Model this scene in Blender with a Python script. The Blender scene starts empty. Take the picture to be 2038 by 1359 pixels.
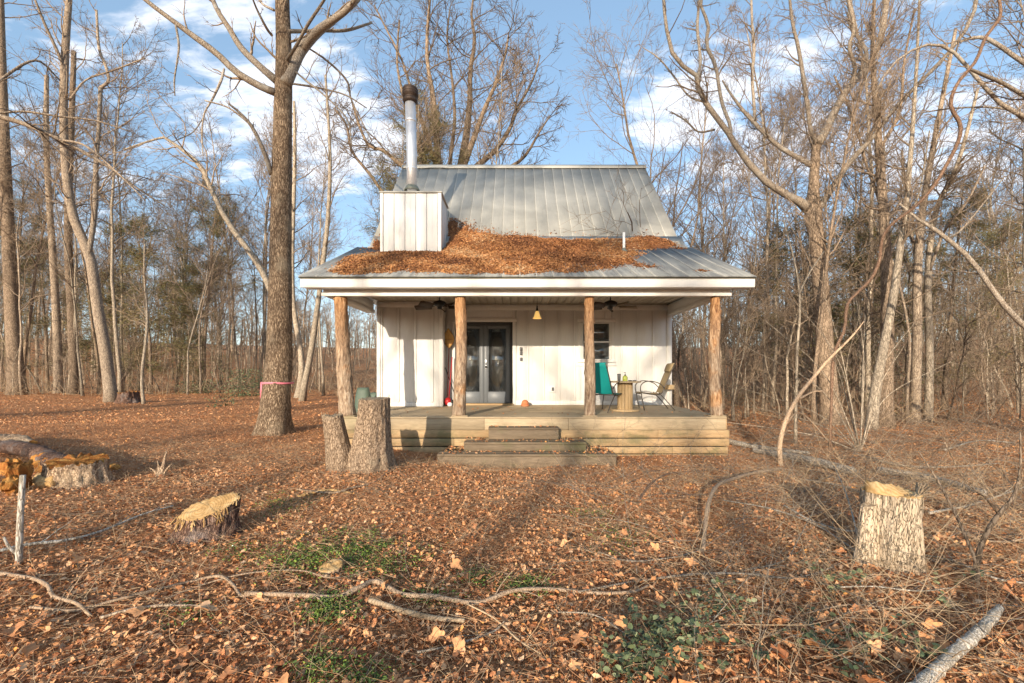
import bpy, math, random
import numpy as np

# ---------------------------------------------------------------- camera, light
scn = bpy.context.scene
COL = scn.collection
F_PX, VX, HY, EYE = 880.0, 1028.0, 741.0, 1.5      # focal length, vanishing point and horizon in photo pixels; eye height
cam_d = bpy.data.cameras.new('camera')
cam_d.sensor_width = 36.0
cam_d.lens = F_PX / 2038 * 36
cam_d.shift_x = -(VX - 1019) / 2038
cam_d.shift_y = (HY - 679.5) / 2038
cam_d.clip_start = 0.05
cam_d.clip_end = 2000
cam = bpy.data.objects.new('camera', cam_d)
cam.location = (0, 0, EYE)
cam.rotation_euler = (math.radians(90), 0, 0)
COL.objects.link(cam)
scn.camera = cam

SUN = np.array([-0.30, -1.0, 0.25])                # towards the sun
SUN_EL = math.atan2(SUN[2], math.hypot(SUN[0], SUN[1]))
SUN_AZ = math.atan2(SUN[0], SUN[1])
world = bpy.data.worlds.new('World')
scn.world = world
world.use_nodes = True
wt = world.node_tree
wt.nodes.clear()
SKY_STRENGTH = 0.13

class NT:
    def __init__(s, tree): s.t = tree
    def n(s, typ, props=None, **ins):
        nd = s.t.nodes.new(typ)
        for k, v in (props or {}).items(): setattr(nd, k, v)
        for k, v in ins.items():
            key = int(k[1:]) if k[0] == 'i' and k[1:].isdigit() else k.replace('_', ' ')
            sock = nd.inputs[key]
            if isinstance(v, bpy.types.NodeSocket): s.t.links.new(v, sock)
            else: sock.default_value = v
        return nd
    def math(s, op, a, b=0.0, clamp=False):
        return s.n('ShaderNodeMath', dict(operation=op, use_clamp=clamp), i0=a, i1=b).outputs[0]
    def vmath(s, op, a, b=(0, 0, 0)):
        return s.n('ShaderNodeVectorMath', dict(operation=op), i0=a, i1=b)
    def mix(s, fac, a, b, mode='MIX'):
        nd = s.t.nodes.new('ShaderNodeMix'); nd.data_type = 'RGBA'; nd.blend_type = mode
        for i, v in ((0, fac), (6, a), (7, b)):
            if isinstance(v, bpy.types.NodeSocket): s.t.links.new(v, nd.inputs[i])
            else: nd.inputs[i].default_value = v if i == 0 else (*v[:3], 1)
        return nd.outputs[2]
    def maprange(s, v, a, b, c=0.0, d=1.0, smooth=True):
        return s.n('ShaderNodeMapRange', dict(interpolation_type='SMOOTHSTEP' if smooth else 'LINEAR'),
                   i0=v, i1=a, i2=b, i3=c, i4=d).outputs[0]
    def noise(s, vec, scale, detail=4.0, rough=0.55, dist=0.0):
        return s.n('ShaderNodeTexNoise', None, Vector=vec, Scale=scale, Detail=detail, Roughness=rough, Distortion=dist).outputs[0]
    def ramp(s, fac, stops):
        nd = s.n('ShaderNodeValToRGB', None, Fac=fac)
        el = nd.color_ramp.elements
        while len(el) < len(stops): el.new(0.5)
        for e, (p, c) in zip(el, stops): e.position = p; e.color = (*c, 1)
        return nd.outputs[0]

w = NT(wt)
sky = wt.nodes.new('ShaderNodeTexSky')
sky.sky_type = 'NISHITA'
sky.sun_disc = False
sky.sun_elevation = SUN_EL
sky.sun_rotation = SUN_AZ
sky.altitude = 200
sky.air_density = 1.0
sky.dust_density = 1.2
sky.ozone_density = 1.3
tc = wt.nodes.new('ShaderNodeTexCoord')
dirv = tc.outputs['Generated']
sep = w.n('ShaderNodeSeparateXYZ', None, Vector=dirv)
zc = w.math('ADD', w.math('MAXIMUM', sep.outputs[2], 0.0), 0.22)
flat = w.n('ShaderNodeCombineXYZ', None, X=w.math('DIVIDE', sep.outputs[0], zc), Y=w.math('DIVIDE', sep.outputs[1], zc), Z=0.0).outputs[0]
wisp = w.n('ShaderNodeMapping', None, Vector=flat, Rotation=(0, 0, math.radians(28)), Scale=(1.0, 2.3, 1.0), Location=(0.6, 1.7, 0)).outputs[0]
big = w.noise(wisp, 1.6, 3.0, 0.5, 0.3)
fine = w.noise(wisp, 5.5, 9.0, 0.60, 0.3)
field = w.math('ADD', w.math('MULTIPLY', big, 0.40), w.math('MULTIPLY', fine, 0.70))
# the heavier banks of cloud, each an elongated patch of sky
def blob(px, py, sx, sy, amp):
    d = np.array([(px - VX) / F_PX, 1.0, (HY - py) / F_PX]); n_ = np.linalg.norm(d); d /= n_
    q = w.vmath('MULTIPLY', w.vmath('SUBTRACT', dirv, tuple(d)).outputs[0], (F_PX / (sx * n_), F_PX / (sx * n_), F_PX / (sy * n_))).outputs[0]
    ln = w.vmath('LENGTH', q).outputs['Value']
    return w.maprange(ln, 1.3, 0.0, 0.0, amp)
tot = field
for b in [(200, 130, 240, 70, .09), (420, 60, 200, 50, .10), (640, 280, 200, 80, .20), (600, 40, 160, 60, .05), (1265, 132, 60, 38, .20), (1330, 235, 100, 45, .16),
          (1480, 165, 150, 38, .12), (1430, 350, 110, 38, .12), (1600, 290, 170, 60, .14), (1990, 275, 110, 50, .18), (1560, 40, 200, 45, .04),
          (1010, 250, 110, 45, .14), (60, 300, 200, 80, .10), (950, 60, 190, 110, -.12), (1150, 130, 130, 130, -.14), (360, 270, 160, 60, -.10)]:
    tot = w.math('ADD', tot, blob(*b))
cmask = w.maprange(tot, 0.61, 0.78)
hor = w.maprange(sep.outputs[2], 0.30, 0.02)
skyc = w.mix(0.30, sky.outputs[0], (1.9, 3.0, 4.2))
skyc = w.mix(w.math('MULTIPLY', hor, 0.30), skyc, (3.1, 3.6, 4.2))
cloudc = w.mix(w.math('MULTIPLY', w.noise(wisp, 2.0, 4.0), 0.75), (5.2, 5.2, 5.3), (3.8, 4.0, 4.6))
col = w.mix(w.math('MULTIPLY', cmask, 0.80), skyc, cloudc)
bg = w.n('ShaderNodeBackground', None, Color=col, Strength=SKY_STRENGTH)
w.n('ShaderNodeOutputWorld', None, Surface=bg.outputs[0])

sun_d = bpy.data.lights.new('sun', 'SUN')
sun_d.energy = 3.6
sun_d.angle = math.radians(0.53)
sun_d.color = (1.0, 0.86, 0.68)
sun = bpy.data.objects.new('sun', sun_d)
from mathutils import Vector, Matrix
sun.rotation_euler = Vector(SUN).to_track_quat('Z', 'Y').to_euler()
sun.location = (-8, -25, 15)
COL.objects.link(sun)

vs = scn.view_settings
vs.view_transform = 'Standard'; vs.look = 'None'; vs.exposure = 1.08; vs.gamma = 1.0; vs.use_curve_mapping = False
scn.cycles.max_bounces = 6
scn.cycles.diffuse_bounces = 3
scn.cycles.glossy_bounces = 3
scn.cycles.transmission_bounces = 5

# ---------------------------------------------------------------- helpers
rng = np.random.default_rng(11)
def P(px, py, Z): return np.array([(px - VX) / F_PX * Z, Z, EYE - (py - HY) / F_PX * Z])
def sm(a, b, x):
    t = np.clip((np.asarray(x, float) - a) / (b - a), 0, 1); return t * t * (3 - 2 * t)
def vnoise(p, seed=0):
    p = np.asarray(p, float); i = np.floor(p).astype(np.int64); f = p - i; f = f * f * (3 - 2 * f)
    out = 0.0
    for dx in (0, 1):
        for dy in (0, 1):
            for dz in (0, 1):
                h = (i[..., 0] + dx) * 374761393 + (i[..., 1] + dy) * 668265263 + (i[..., 2] + dz) * 2147483647 + seed * 974711
                h = (h ^ (h >> 13)) * 1274126177 & 0x7fffffff
                h = (h ^ (h >> 16)) & 0xffff
                out = out + h / 65535.0 * (f[..., 0] if dx else 1 - f[..., 0]) * (f[..., 1] if dy else 1 - f[..., 1]) * (f[..., 2] if dz else 1 - f[..., 2])
    return out * 2 - 1
def fbm(p, oct=4, seed=0):
    a, s, o = 1.0, 0.0, 0
    p = np.asarray(p, float)
    for k in range(oct): s = s + a * vnoise(p * 2 ** k + 13.7 * k, seed + k); a *= 0.5
    return s
def p3(x, y, z=0.0): return np.stack(np.broadcast_arrays(np.asarray(x, float), np.asarray(y, float), np.asarray(z, float)), -1)
def gh(x, y):
    x = np.asarray(x, float); y = np.asarray(y, float)
    h = 0.06 - 0.17 * sm(-2.0, 2.2, x) * (1 - sm(20, 40, y)) + 0.05 * sm(-4, -14, x)
    r = np.hypot(x, y)
    h = h + 9.0 * sm(55, 150, r)
    h = np.minimum(h, 9) - .13 * np.exp(-((x + .9) / 1.5) ** 4 - ((y - 7.9) / .9) ** 4)
    h = h + 0.05 * vnoise(p3(x * .45, y * .45), 3) + 0.022 * vnoise(p3(x * 1.7, y * 1.7), 4) + 0.010 * vnoise(p3(x * 5, y * 5), 5)
    return h
def ghf(x, y): return float(gh(x, y))
def gpt(px, py):
    """the point of the ground that the photo shows at this pixel"""
    Z = F_PX * EYE / (py - HY)
    for _ in range(8): Z = F_PX * (EYE - ghf((px - VX) / F_PX * Z, Z)) / (py - HY)
    return np.array([(px - VX) / F_PX * Z, Z, ghf((px - VX) / F_PX * Z, Z)])

ORG = {}
def tag(o, label=None, cat=None, group=None, kind=None):
    if label: o['label'] = label
    if cat: o['category'] = cat
    if group: o['group'] = group
    if kind: o['kind'] = kind
    return o
def thing(name, label, cat, loc=(0, 0, 0), group=None):
    o = bpy.data.objects.new(name, None); COL.objects.link(o)
    o.empty_display_size = 0.2
    o.location = [float(v) for v in loc]; ORG[o.name] = np.array(loc, float)
    return tag(o, label, cat, group)

class G:
    def __init__(s): s.V = []; s.F = []; s.n = 0; s.A = []
    def add(s, V, Fs, a=None):
        V = np.asarray(V, float).reshape(-1, 3)
        for f in Fs: s.F.append(np.asarray(f, np.int64) + s.n)
        s.V.append(V); s.n += len(V)
        s.A.append(np.full(len(V), 0.5) if a is None else np.asarray(a, float))
        return s
    def box(s, x0, y0, z0, x1, y1, z1):
        V = [(x, y, z) for x in (x0, x1) for y in (y0, y1) for z in (z0, z1)]
        return s.add(V, [[(0, 1, 3, 2), (4, 6, 7, 5), (0, 4, 5, 1), (2, 3, 7, 6), (0, 2, 6, 4), (1, 5, 7, 3)]])
    def bar(s, p, q, wd, ht, up=(0, 0, 1)):
        p = np.array(p, float); q = np.array(q, float); d = q - p; d /= np.linalg.norm(d)
        up = np.array(up, float); side = np.cross(d, up)
        if np.linalg.norm(side) < 1e-6: side = np.cross(d, (1, 0, 0))
        side /= np.linalg.norm(side); u = np.cross(side, d)
        V = [b + side * sx * wd / 2 + u * sz * ht / 2 for b in (p, q) for sx in (-1, 1) for sz in (-1, 1)]
        return s.add(V, [[(0, 1, 3, 2), (4, 6, 7, 5), (0, 4, 5, 1), (2, 3, 7, 6), (0, 2, 6, 4), (1, 5, 7, 3)]])
    def prism(s, poly, a, b, axis=0):
        """poly in the two remaining axes, swept from a to b along axis"""
        n = len(poly); V = []
        for t in (a, b):
            for u, v in poly:
                V.append({0: (t, u, v), 1: (u, t, v), 2: (u, v, t)}[axis])
        return s.add(V, [[tuple(range(n))], [tuple(range(2 * n - 1, n - 1, -1))], [(i, n + i, n + (i + 1) % n, (i + 1) % n) for i in range(n)]])
    def tubes(s, Pts, R, sides=6, cap=True, a=None):
        Pts = np.asarray(Pts, float); R = np.asarray(R, float)
        if Pts.ndim == 2: Pts = Pts[None]; R = R[None] if R.ndim else np.full((1, Pts.shape[1]), float(R))
        M, N, _ = Pts.shape
        if R.ndim == 1: R = np.broadcast_to(R[:, None], (M, N))
        T = np.gradient(Pts, axis=1); T /= np.linalg.norm(T, axis=2, keepdims=True) + 1e-12
        mean = T.mean(1); ref = np.where(np.abs(mean[:, 2:3]) > 0.75, np.array([[1.0, 0.13, 0]]), np.array([[0.0, 0.05, 1.0]]))
        U = np.cross(T, ref[:, None, :]); U /= np.linalg.norm(U, axis=2, keepdims=True) + 1e-12
        W = np.cross(T, U)
        an = np.arange(sides) / sides * 2 * np.pi
        V = Pts[:, :, None, :] + R[:, :, None, None] * (np.cos(an)[None, None, :, None] * U[:, :, None, :] + np.sin(an)[None, None, :, None] * W[:, :, None, :])
        idx = np.arange(M * N * sides).reshape(M, N, sides)
        nx = np.roll(idx, -1, axis=2)
        Fq = np.stack([idx[:, :-1], nx[:, :-1], nx[:, 1:], idx[:, 1:]], -1).reshape(-1, 4)
        Fs = [Fq]
        if cap: Fs += [idx[:, 0, ::-1], idx[:, -1, :]]
        av = None if a is None else np.repeat(np.asarray(a, float), N * sides)
        return s.add(V.reshape(-1, 3), Fs, av)
    def lathe(s, prof, c=(0, 0, 0), sides=20, R=None, noise=0.0):
        prof = np.array(prof, float); n = len(prof)
        an = np.arange(sides) / sides * 2 * np.pi
        V = np.stack([prof[:, 0][:, None] * np.cos(an), prof[:, 0][:, None] * np.sin(an), np.repeat(prof[:, 1][:, None], sides, 1)], -1)
        if noise: V[..., :2] *= (1 + noise * fbm(V * 6 + 3, 2))[..., None]
        V = V.reshape(-1, 3)
        if R is not None: V = V @ np.array(R).T
        V = V + np.array(c, float)
        idx = np.arange(n * sides).reshape(n, sides); nx = np.roll(idx, -1, 1)
        Fs = [np.stack([idx[:-1], nx[:-1], nx[1:], idx[1:]], -1).reshape(-1, 4)]
        if prof[0, 0] > 1e-5: Fs.append(idx[0:1, ::-1])
        if prof[-1, 0] > 1e-5: Fs.append(idx[-1:, :])
        return s.add(V, Fs)
    def mesh(s, name, org=(0, 0, 0), smooth=False):
        V = np.concatenate(s.V) - np.array(org, float)
        me = bpy.data.meshes.new(name)
        loops = np.concatenate([f.ravel() for f in s.F]); sizes = np.concatenate([np.full(len(f), f.shape[1]) for f in s.F])
        starts = np.concatenate([[0], np.cumsum(sizes)[:-1]])
        me.vertices.add(len(V)); me.vertices.foreach_set('co', V.ravel().astype(np.float32))
        me.loops.add(len(loops)); me.loops.foreach_set('vertex_index', loops.astype(np.int32))
        me.polygons.add(len(sizes)); me.polygons.foreach_set('loop_start', starts.astype(np.int32)); me.polygons.foreach_set('loop_total', sizes.astype(np.int32))
        if smooth: me.polygons.foreach_set('use_smooth', np.ones(len(sizes), bool))
        at = me.attributes.new('rnd', 'FLOAT', 'POINT'); at.data.foreach_set('value', np.concatenate(s.A).astype(np.float32))
        me.update(calc_edges=True)
        return me
def obj(name, g, mat, parent=None, smooth=False, bevel=0.0, label=None, cat=None, group=None, kind=None, org=None):
    if org is None: org = ORG[parent.name] if parent else (0, 0, 0)
    me = g.mesh(name, org, smooth); me.materials.append(mat)
    o = bpy.data.objects.new(name, me); COL.objects.link(o)
    if parent: o.parent = parent; ORG[o.name] = np.array(org, float)
    else: o.location = [float(v) for v in org]; ORG[o.name] = np.array(org, float)
    if bevel:
        b = o.modifiers.new('bevel', 'BEVEL'); b.width = bevel; b.segments = 1; b.limit_method = 'ANGLE'
    return tag(o, label, cat, group, kind)
def place(name, me, loc, parent, rot=(0, 0, 0), scale=(1, 1, 1)):
    """one more object sharing a mesh; loc in world space"""
    o = bpy.data.objects.new(name, me); COL.objects.link(o); o.parent = parent
    o.location = [float(v) for v in np.array(loc, float) - ORG[parent.name]]; o.rotation_euler = rot; o.scale = scale
    ORG[o.name] = ORG[parent.name]
    return o
def copy_tree(o, parent=None):
    c = o.copy(); COL.objects.link(c); c.parent = parent; ORG[c.name] = ORG.get(o.name, np.zeros(3))
    for ch in list(o.children): copy_tree(ch, c)
    return c

# ---------------------------------------------------------------- materials
def newmat(name):
    m = bpy.data.materials.new(name); m.use_nodes = True; t = m.node_tree; t.nodes.clear(); return m, NT(t)
def finish(n, col, rough=0.8, bump=None, bs=0.3, bd=0.01, metal=0.0, spec=0.3, **kw):
    b = n.n('ShaderNodeBsdfPrincipled', None, Base_Color=col if not isinstance(col, tuple) else (*col[:3], 1), Roughness=rough, Metallic=metal)
    b.inputs['Specular IOR Level'].default_value = spec
    if bump is not None:
        bp = n.n('ShaderNodeBump', None, Strength=bs, Distance=bd, Height=bump); n.t.links.new(bp.outputs[0], b.inputs['Normal'])
    for k, v in kw.items(): b.inputs[k.replace('_', ' ')].default_value = v
    n.n('ShaderNodeOutputMaterial', None, Surface=b.outputs[0]); return b
def objco(n): return n.n('ShaderNodeTexCoord').outputs['Object']
def mapping(n, v, scale=(1, 1, 1), loc=(0, 0, 0), rot=(0, 0, 0)): return n.n('ShaderNodeMapping', None, Vector=v, Scale=scale, Location=loc, Rotation=rot).outputs[0]
def m_plain(name, col, rough=0.6, metal=0.0, spec=0.4, var=0.12, sc=14, **kw):
    m, n = newmat(name); co = objco(n); nz = n.noise(co, sc, 5, 0.6)
    c = n.mix(nz, tuple(np.array(col) * (1 - var)), tuple(np.minimum(np.array(col) * (1 + var), 1)))
    finish(n, c, rough, nz, 0.12, 0.004, metal, spec, **kw); return m
def m_bark(name, dark, light, sc=1.0, lichen=None, bs=0.7, rand=0.25, bd=0.02, cw=0.22, an=5.3):
    m, n = newmat(name); co = objco(n)
    v = mapping(n, co, (9 * sc, 9 * sc, 9 / an * sc))
    nz = n.noise(v, 2.2, 8, 0.65, 0.6)
    vo = n.n('ShaderNodeTexVoronoi', dict(feature='DISTANCE_TO_EDGE'), Vector=n.vmath('ADD', v, n.vmath('SCALE', n.n('ShaderNodeTexNoise', None, Vector=v, Scale=3.0).outputs[1]).outputs[0]).outputs[0], Scale=2.3).outputs[0]
    crack = n.maprange(vo, 0.0, cw)
    hgt = n.math('ADD', n.math('MULTIPLY', crack, 0.5), n.math('MULTIPLY', nz, 0.8))
    c = n.ramp(hgt, [(0.25, tuple(np.array(dark) * .6)), (0.5, dark), (0.72, tuple((np.array(dark) + np.array(light)) / 2)), (0.95, light)])
    blot = n.noise(co, 1.3 * sc, 5, 0.6)
    if lichen: c = n.mix(n.maprange(blot, 0.52, 0.68, 0, 0.65), c, lichen)
    oi = n.n('ShaderNodeObjectInfo').outputs['Random']
    c = n.mix(1.0, c, n.mix(oi, (1 - rand,) * 3, (1 + rand, 1 + rand * .9, 1 + rand * .75)), 'MULTIPLY')
    finish(n, c, 0.9, hgt, bs, bd, spec=0.15); return m
def m_wood(name, c1, c2, axis='X', rough=0.75, sc=1.0, stain=None, stain_at=(0.5, 0.7), knots=True, oldpatch=1.0):
    m, n = newmat(name); co = objco(n)
    oi = n.n('ShaderNodeObjectInfo').outputs['Random']
    off = n.n('ShaderNodeCombineXYZ', None, X=n.math('MULTIPLY', oi, 37.0), Y=n.math('MULTIPLY', oi, 11.0), Z=n.math('MULTIPLY', oi, 23.0)).outputs[0]
    co2 = n.vmath('ADD', co, off).outputs[0]
    s = {'X': (1.2, 14, 14), 'Z': (14, 14, 1.2), 'Y': (14, 1.2, 14)}[axis]
    v = mapping(n, co2, tuple(np.array(s) * sc))
    g1 = n.noise(v, 2.5, 8, 0.6, 1.2); g2 = n.noise(v, 9.0, 4, 0.6)
    h = n.math('ADD', n.math('MULTIPLY', g1, 0.7), n.math('MULTIPLY', g2, 0.3))
    c = n.mix(n.maprange(h, 0.3, 0.7), c1, c2)
    c = n.mix(n.math('MULTIPLY', oi, 0.35), c, tuple(np.array(c1) * .65))
    if stain:
        st = n.noise(mapping(n, co, (1, 1, 1.6)), 1.6 * oldpatch, 6, 0.65)
        c = n.mix(n.maprange(st, stain_at[0], stain_at[1], 0, 0.85), c, stain)
    finish(n, c, rough, h, 0.35, 0.006, spec=0.25); return m
def m_paint(name, col, dirt=(0.45, 0.38, 0.30)):
    m, n = newmat(name); co = objco(n)
    gr = n.noise(mapping(n, co, (16, 16, 1.5)), 2.0, 6, 0.6); bl = n.noise(co, 1.1, 6, 0.65)
    geo = n.n('ShaderNodeNewGeometry').outputs['Position']
    z = n.n('ShaderNodeSeparateXYZ', None, Vector=geo).outputs[2]
    low = n.maprange(z, 1.1, 0.65)
    c = n.mix(n.maprange(gr, 0.45, 0.8, 0, 0.16), col, dirt)
    c = n.mix(n.maprange(bl, 0.5, 0.78, 0, 0.22), c, dirt)
    c = n.mix(n.math('MULTIPLY', low, n.maprange(gr, 0.3, 0.7, 0.05, 0.4)), c, dirt)
    finish(n, c, 0.62, gr, 0.22, 0.004, spec=0.3); return m

M = {}
M['white'] = m_paint('white_painted_wood', (0.66, 0.65, 0.63))
M['trim'] = m_paint('white_trim_paint', (0.69, 0.68, 0.655))
M['ceil'] = m_wood('porch_ceiling_board', (0.42, 0.36, 0.28), (0.52, 0.46, 0.37), 'Y')
def m_metalroof():
    m, n = newmat('weathered_galvanised_roof'); co = objco(n)
    geo = n.n('ShaderNodeNewGeometry').outputs['Position']
    big = n.noise(geo, 0.8, 6, 0.6, 0.4); fi = n.noise(mapping(n, geo, (9, 1.2, 1.2)), 3.0, 6, 0.6)
    c = n.mix(n.maprange(big, 0.35, 0.7), (0.35, 0.345, 0.315), (0.46, 0.45, 0.41))
    c = n.mix(n.maprange(fi, 0.4, 0.75, 0, 0.15), c, (0.22, 0.22, 0.20))
    c = n.mix(n.maprange(n.noise(geo, 2.6, 5, 0.7), 0.66, 0.80, 0, 0.5), c, (0.22, 0.15, 0.10))
    pz = n.n('ShaderNodeSeparateXYZ', None, Vector=geo).outputs[2]
    st = n.noise(mapping(n, geo, (5, .5, .5)), 2.0, 6, 0.65)
    c = n.mix(n.math('MULTIPLY', n.maprange(pz, 4.9, 4.4), n.maprange(st, .38, .62, .15, .75)), c, (0.17, 0.175, 0.18))
    finish(n, c, 0.8, fi, 0.06, 0.003, 0.0, spec=0.12); return m
M['roof'] = m_metalroof()
M['steel'] = m_plain('stainless_flue_pipe', (0.66, 0.67, 0.69), 0.42, 0.65, var=0.25, sc=5)
M['rust'] = m_plain('rusted_flue_cap', (0.07, 0.05, 0.04), 0.6, 0.6, var=0.5)
M['flash'] = m_plain('roof_flashing', (0.20, 0.21, 0.17), 0.5, 0.5)
M['pvc'] = m_plain('white_plastic_pipe', (0.72, 0.72, 0.70), 0.4)
M['deck'] = m_wood('weathered_deck_board', (0.34, 0.255, 0.155), (0.50, 0.39, 0.255), 'X', stain=(0.24, 0.20, 0.12))
M['skirt'] = m_wood('yellow_treated_plank', (0.33, 0.215, 0.11), (0.50, 0.345, 0.19), 'X', stain=(0.17, 0.145, 0.07), stain_at=(0.44, 0.66))
M['step'] = m_wood('mossy_step_wood', (0.12, 0.088, 0.058), (0.235, 0.175, 0.115), 'X', stain=(0.12, 0.115, 0.055), stain_at=(0.50, 0.70))
M['doorgrey'] = m_plain('grey_painted_door', (0.12, 0.13, 0.14), 0.45, var=0.1)
M['frame'] = m_plain('dark_door_frame', (0.035, 0.035, 0.038), 0.5)
M['black'] = m_plain('black_metal', (0.02, 0.02, 0.021), 0.45, 0.3)
M['greybox'] = m_plain('grey_keypad_plastic', (0.12, 0.12, 0.12), 0.5)
M['blade'] = m_wood('fan_blade_wood', (0.05, 0.035, 0.025), (0.09, 0.065, 0.045), 'X')
M['bladepale'] = m_wood('pale_fan_blade_wood', (0.42, 0.38, 0.32), (0.50, 0.46, 0.40), 'X')
M['darkroom'] = m_plain('unlit_room_lining', (0.10, 0.085, 0.07), 0.9)  # dark colour stands in for the dimness inside the room
M['blind'] = m_plain('rolled_blind', (0.6, 0.58, 0.54), 0.8)
def m_glass():
    m, n = newmat('dirty_window_glass'); co = objco(n)
    gl = n.n('ShaderNodeBsdfGlossy', None, Color=(0.9, 0.95, 1.0, 1), Roughness=0.015)
    tr = n.n('ShaderNodeBsdfTransparent', None, Color=(0.80, 0.82, 0.82, 1))
    df = n.n('ShaderNodeBsdfDiffuse', None, Color=(0.45, 0.45, 0.44, 1))
    fr = n.n('ShaderNodeFresnel', None, IOR=1.5).outputs[0]
    fr2 = n.math('ADD', n.math('MULTIPLY', fr, 1.3), 0.06, True)
    s1 = n.n('ShaderNodeMixShader', None, i0=fr2, i1=tr.outputs[0], i2=gl.outputs[0])
    dirt = n.math('ADD', n.maprange(n.noise(co, 2.6, 6, 0.65), 0.45, 0.75, 0.02, 0.22), n.maprange(n.noise(co, 60, 2, 0.6), 0.55, 0.8, 0, 0.20))
    s2 = n.n('ShaderNodeMixShader', None, i0=dirt, i1=s1.outputs[0], i2=df.outputs[0])
    n.n('ShaderNodeOutputMaterial', None, Surface=s2.outputs[0]); return m
M['glass'] = m_glass()
def m_post():
    m, n = newmat('peeled_cedar_log'); co = objco(n)
    geo = n.n('ShaderNodeNewGeometry').outputs['Position']; z = n.n('ShaderNodeSeparateXYZ', None, Vector=geo).outputs[2]
    oi = n.n('ShaderNodeObjectInfo').outputs['Random']
    v = mapping(n, geo, (9, 9, 2.2))
    g1 = n.noise(v, 2.4, 8, 0.66, 1.0); g2 = n.noise(mapping(n, geo, (30, 30, 5)), 2.0, 5, 0.6)
    fl = n.math('ADD', n.math('MULTIPLY', n.math('SUBTRACT', g1, .5), 1.1), n.math('ADD', n.math('MULTIPLY', g2, .4), .3))
    peeled = n.ramp(fl, [(0.3, (0.20, 0.085, 0.035)), (0.5, (0.46, 0.235, 0.10)), (0.68, (0.64, 0.40, 0.22))])
    flaky = n.ramp(fl, [(0.3, (0.14, 0.09, 0.06)), (0.5, (0.34, 0.24, 0.16)), (0.68, (0.52, 0.41, 0.30))])
    top = n.maprange(n.math('ADD', z, n.math('MULTIPLY', g1, 1.6)), 2.3, 4.0)
    c = n.mix(n.math('MAXIMUM', top, n.maprange(n.noise(geo, 1.3, 3), 0.52, 0.62, 0, 0.8)), flaky, peeled)
    finish(n, c, 0.9, fl, 1.0, 0.04, spec=0.15); return m
M['post'] = m_post()
M['oak'] = m_bark('grey_brown_oak_bark', (0.12, 0.08, 0.052), (0.42, 0.315, 0.215), 1.7, (0.30, 0.24, 0.17), an=5.0, cw=.3, bs=1.0)
M['limb'] = m_bark('lichened_limb_bark', (0.16, 0.125, 0.095), (0.42, 0.36, 0.29), 2.2, (0.36, 0.34, 0.30), bs=0.4)
M['bark1'] = m_bark('warm_grey_bark', (0.185, 0.14, 0.105), (0.42, 0.34, 0.255), 1.2, bs=0.4, bd=.01)
M['bark2'] = m_bark('pale_tan_bark', (0.20, 0.165, 0.125), (0.45, 0.38, 0.295), 1.2, bs=0.4, bd=.01)
M['bark3'] = m_bark('dark_brown_bark', (0.13, 0.094, 0.066), (0.33, 0.25, 0.18), 1.2, bs=0.4, bd=.01)
M['twig'] = m_bark('twig_bark', (0.15, 0.112, 0.08), (0.34, 0.26, 0.19), 3, bs=0.1)
M['darktwig'] = m_bark('dark_twig_bark', (0.075, 0.055, 0.042), (0.19, 0.145, 0.105), 3, bs=0.1)
M['vine'] = m_bark('reddish_vine_bark', (0.15, 0.085, 0.055), (0.36, 0.235, 0.16), 3, bs=0.4)
M['birch'] = m_bark('pale_log_bark', (0.28, 0.24, 0.19), (0.58, 0.53, 0.46), 2, (0.20, 0.17, 0.13), bs=0.5)
M['stumpbark'] = m_bark('stump_bark', (0.23, 0.15, 0.095), (0.52, 0.38, 0.26), 2.2, (0.46, 0.36, 0.25), bs=0.9, cw=.14, an=3.0)
M['palestump'] = m_bark('pale_ridged_stump_bark', (0.40, 0.31, 0.21), (0.56, 0.45, 0.33), 1.8, (0.44, 0.34, 0.24), bs=1.2, cw=.08, an=5.5)
M['redbark'] = m_bark('reddish_pine_bark', (0.13, 0.07, 0.05), (0.34, 0.21, 0.15), 2.2, (0.32, 0.28, 0.26), bs=1.0)
M['tanvine'] = m_bark('tan_brown_vine_bark', (0.22, 0.145, 0.095), (0.50, 0.365, 0.25), 3, bs=0.4, cw=.1)
M['straw'] = m_plain('dry_straw_stem', (0.46, 0.33, 0.20), 0.85, var=0.35, sc=2)
def m_cut(name, a, b):
    m, n = newmat(name); co = objco(n)
    wv = n.n('ShaderNodeTexWave', dict(wave_type='RINGS', rings_direction='Z'), Vector=co, Scale=16.0, Distortion=5.0, Detail=4.0).outputs[1]
    nz = n.noise(co, 9, 6, 0.6)
    h = n.math('ADD', n.math('MULTIPLY', wv, 0.14), n.math('MULTIPLY', nz, 0.95))
    c = n.ramp(h, [(0.25, tuple(np.array(a) * .5)), (0.5, a), (0.85, b)])
    finish(n, c, 0.85, h, 0.5, 0.01, spec=0.15); return m
M['cut'] = m_cut('fresh_sawn_wood', (0.42, 0.25, 0.10), (0.68, 0.50, 0.27))
M['greycut'] = m_cut('weathered_sawn_wood', (0.26, 0.185, 0.115), (0.46, 0.37, 0.26))
def m_rot():
    m, n = newmat('rotten_orange_wood'); co = objco(n)
    nz = n.noise(co, 11, 9, 0.72, 0.5); n2 = n.noise(co, 3, 4, 0.6)
    h = n.math('ADD', n.math('MULTIPLY', nz, .75), n.math('MULTIPLY', n2, .35))
    c = n.ramp(h, [(0.3, (.10, .035, .012)), (0.5, (.34, .12, .03)), (0.62, (.55, .26, .07)), (0.8, (.68, .45, .19))])
    finish(n, c, 0.9, nz, 1.0, 0.05, spec=0.1); return m
M['rot'] = m_rot()
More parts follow.
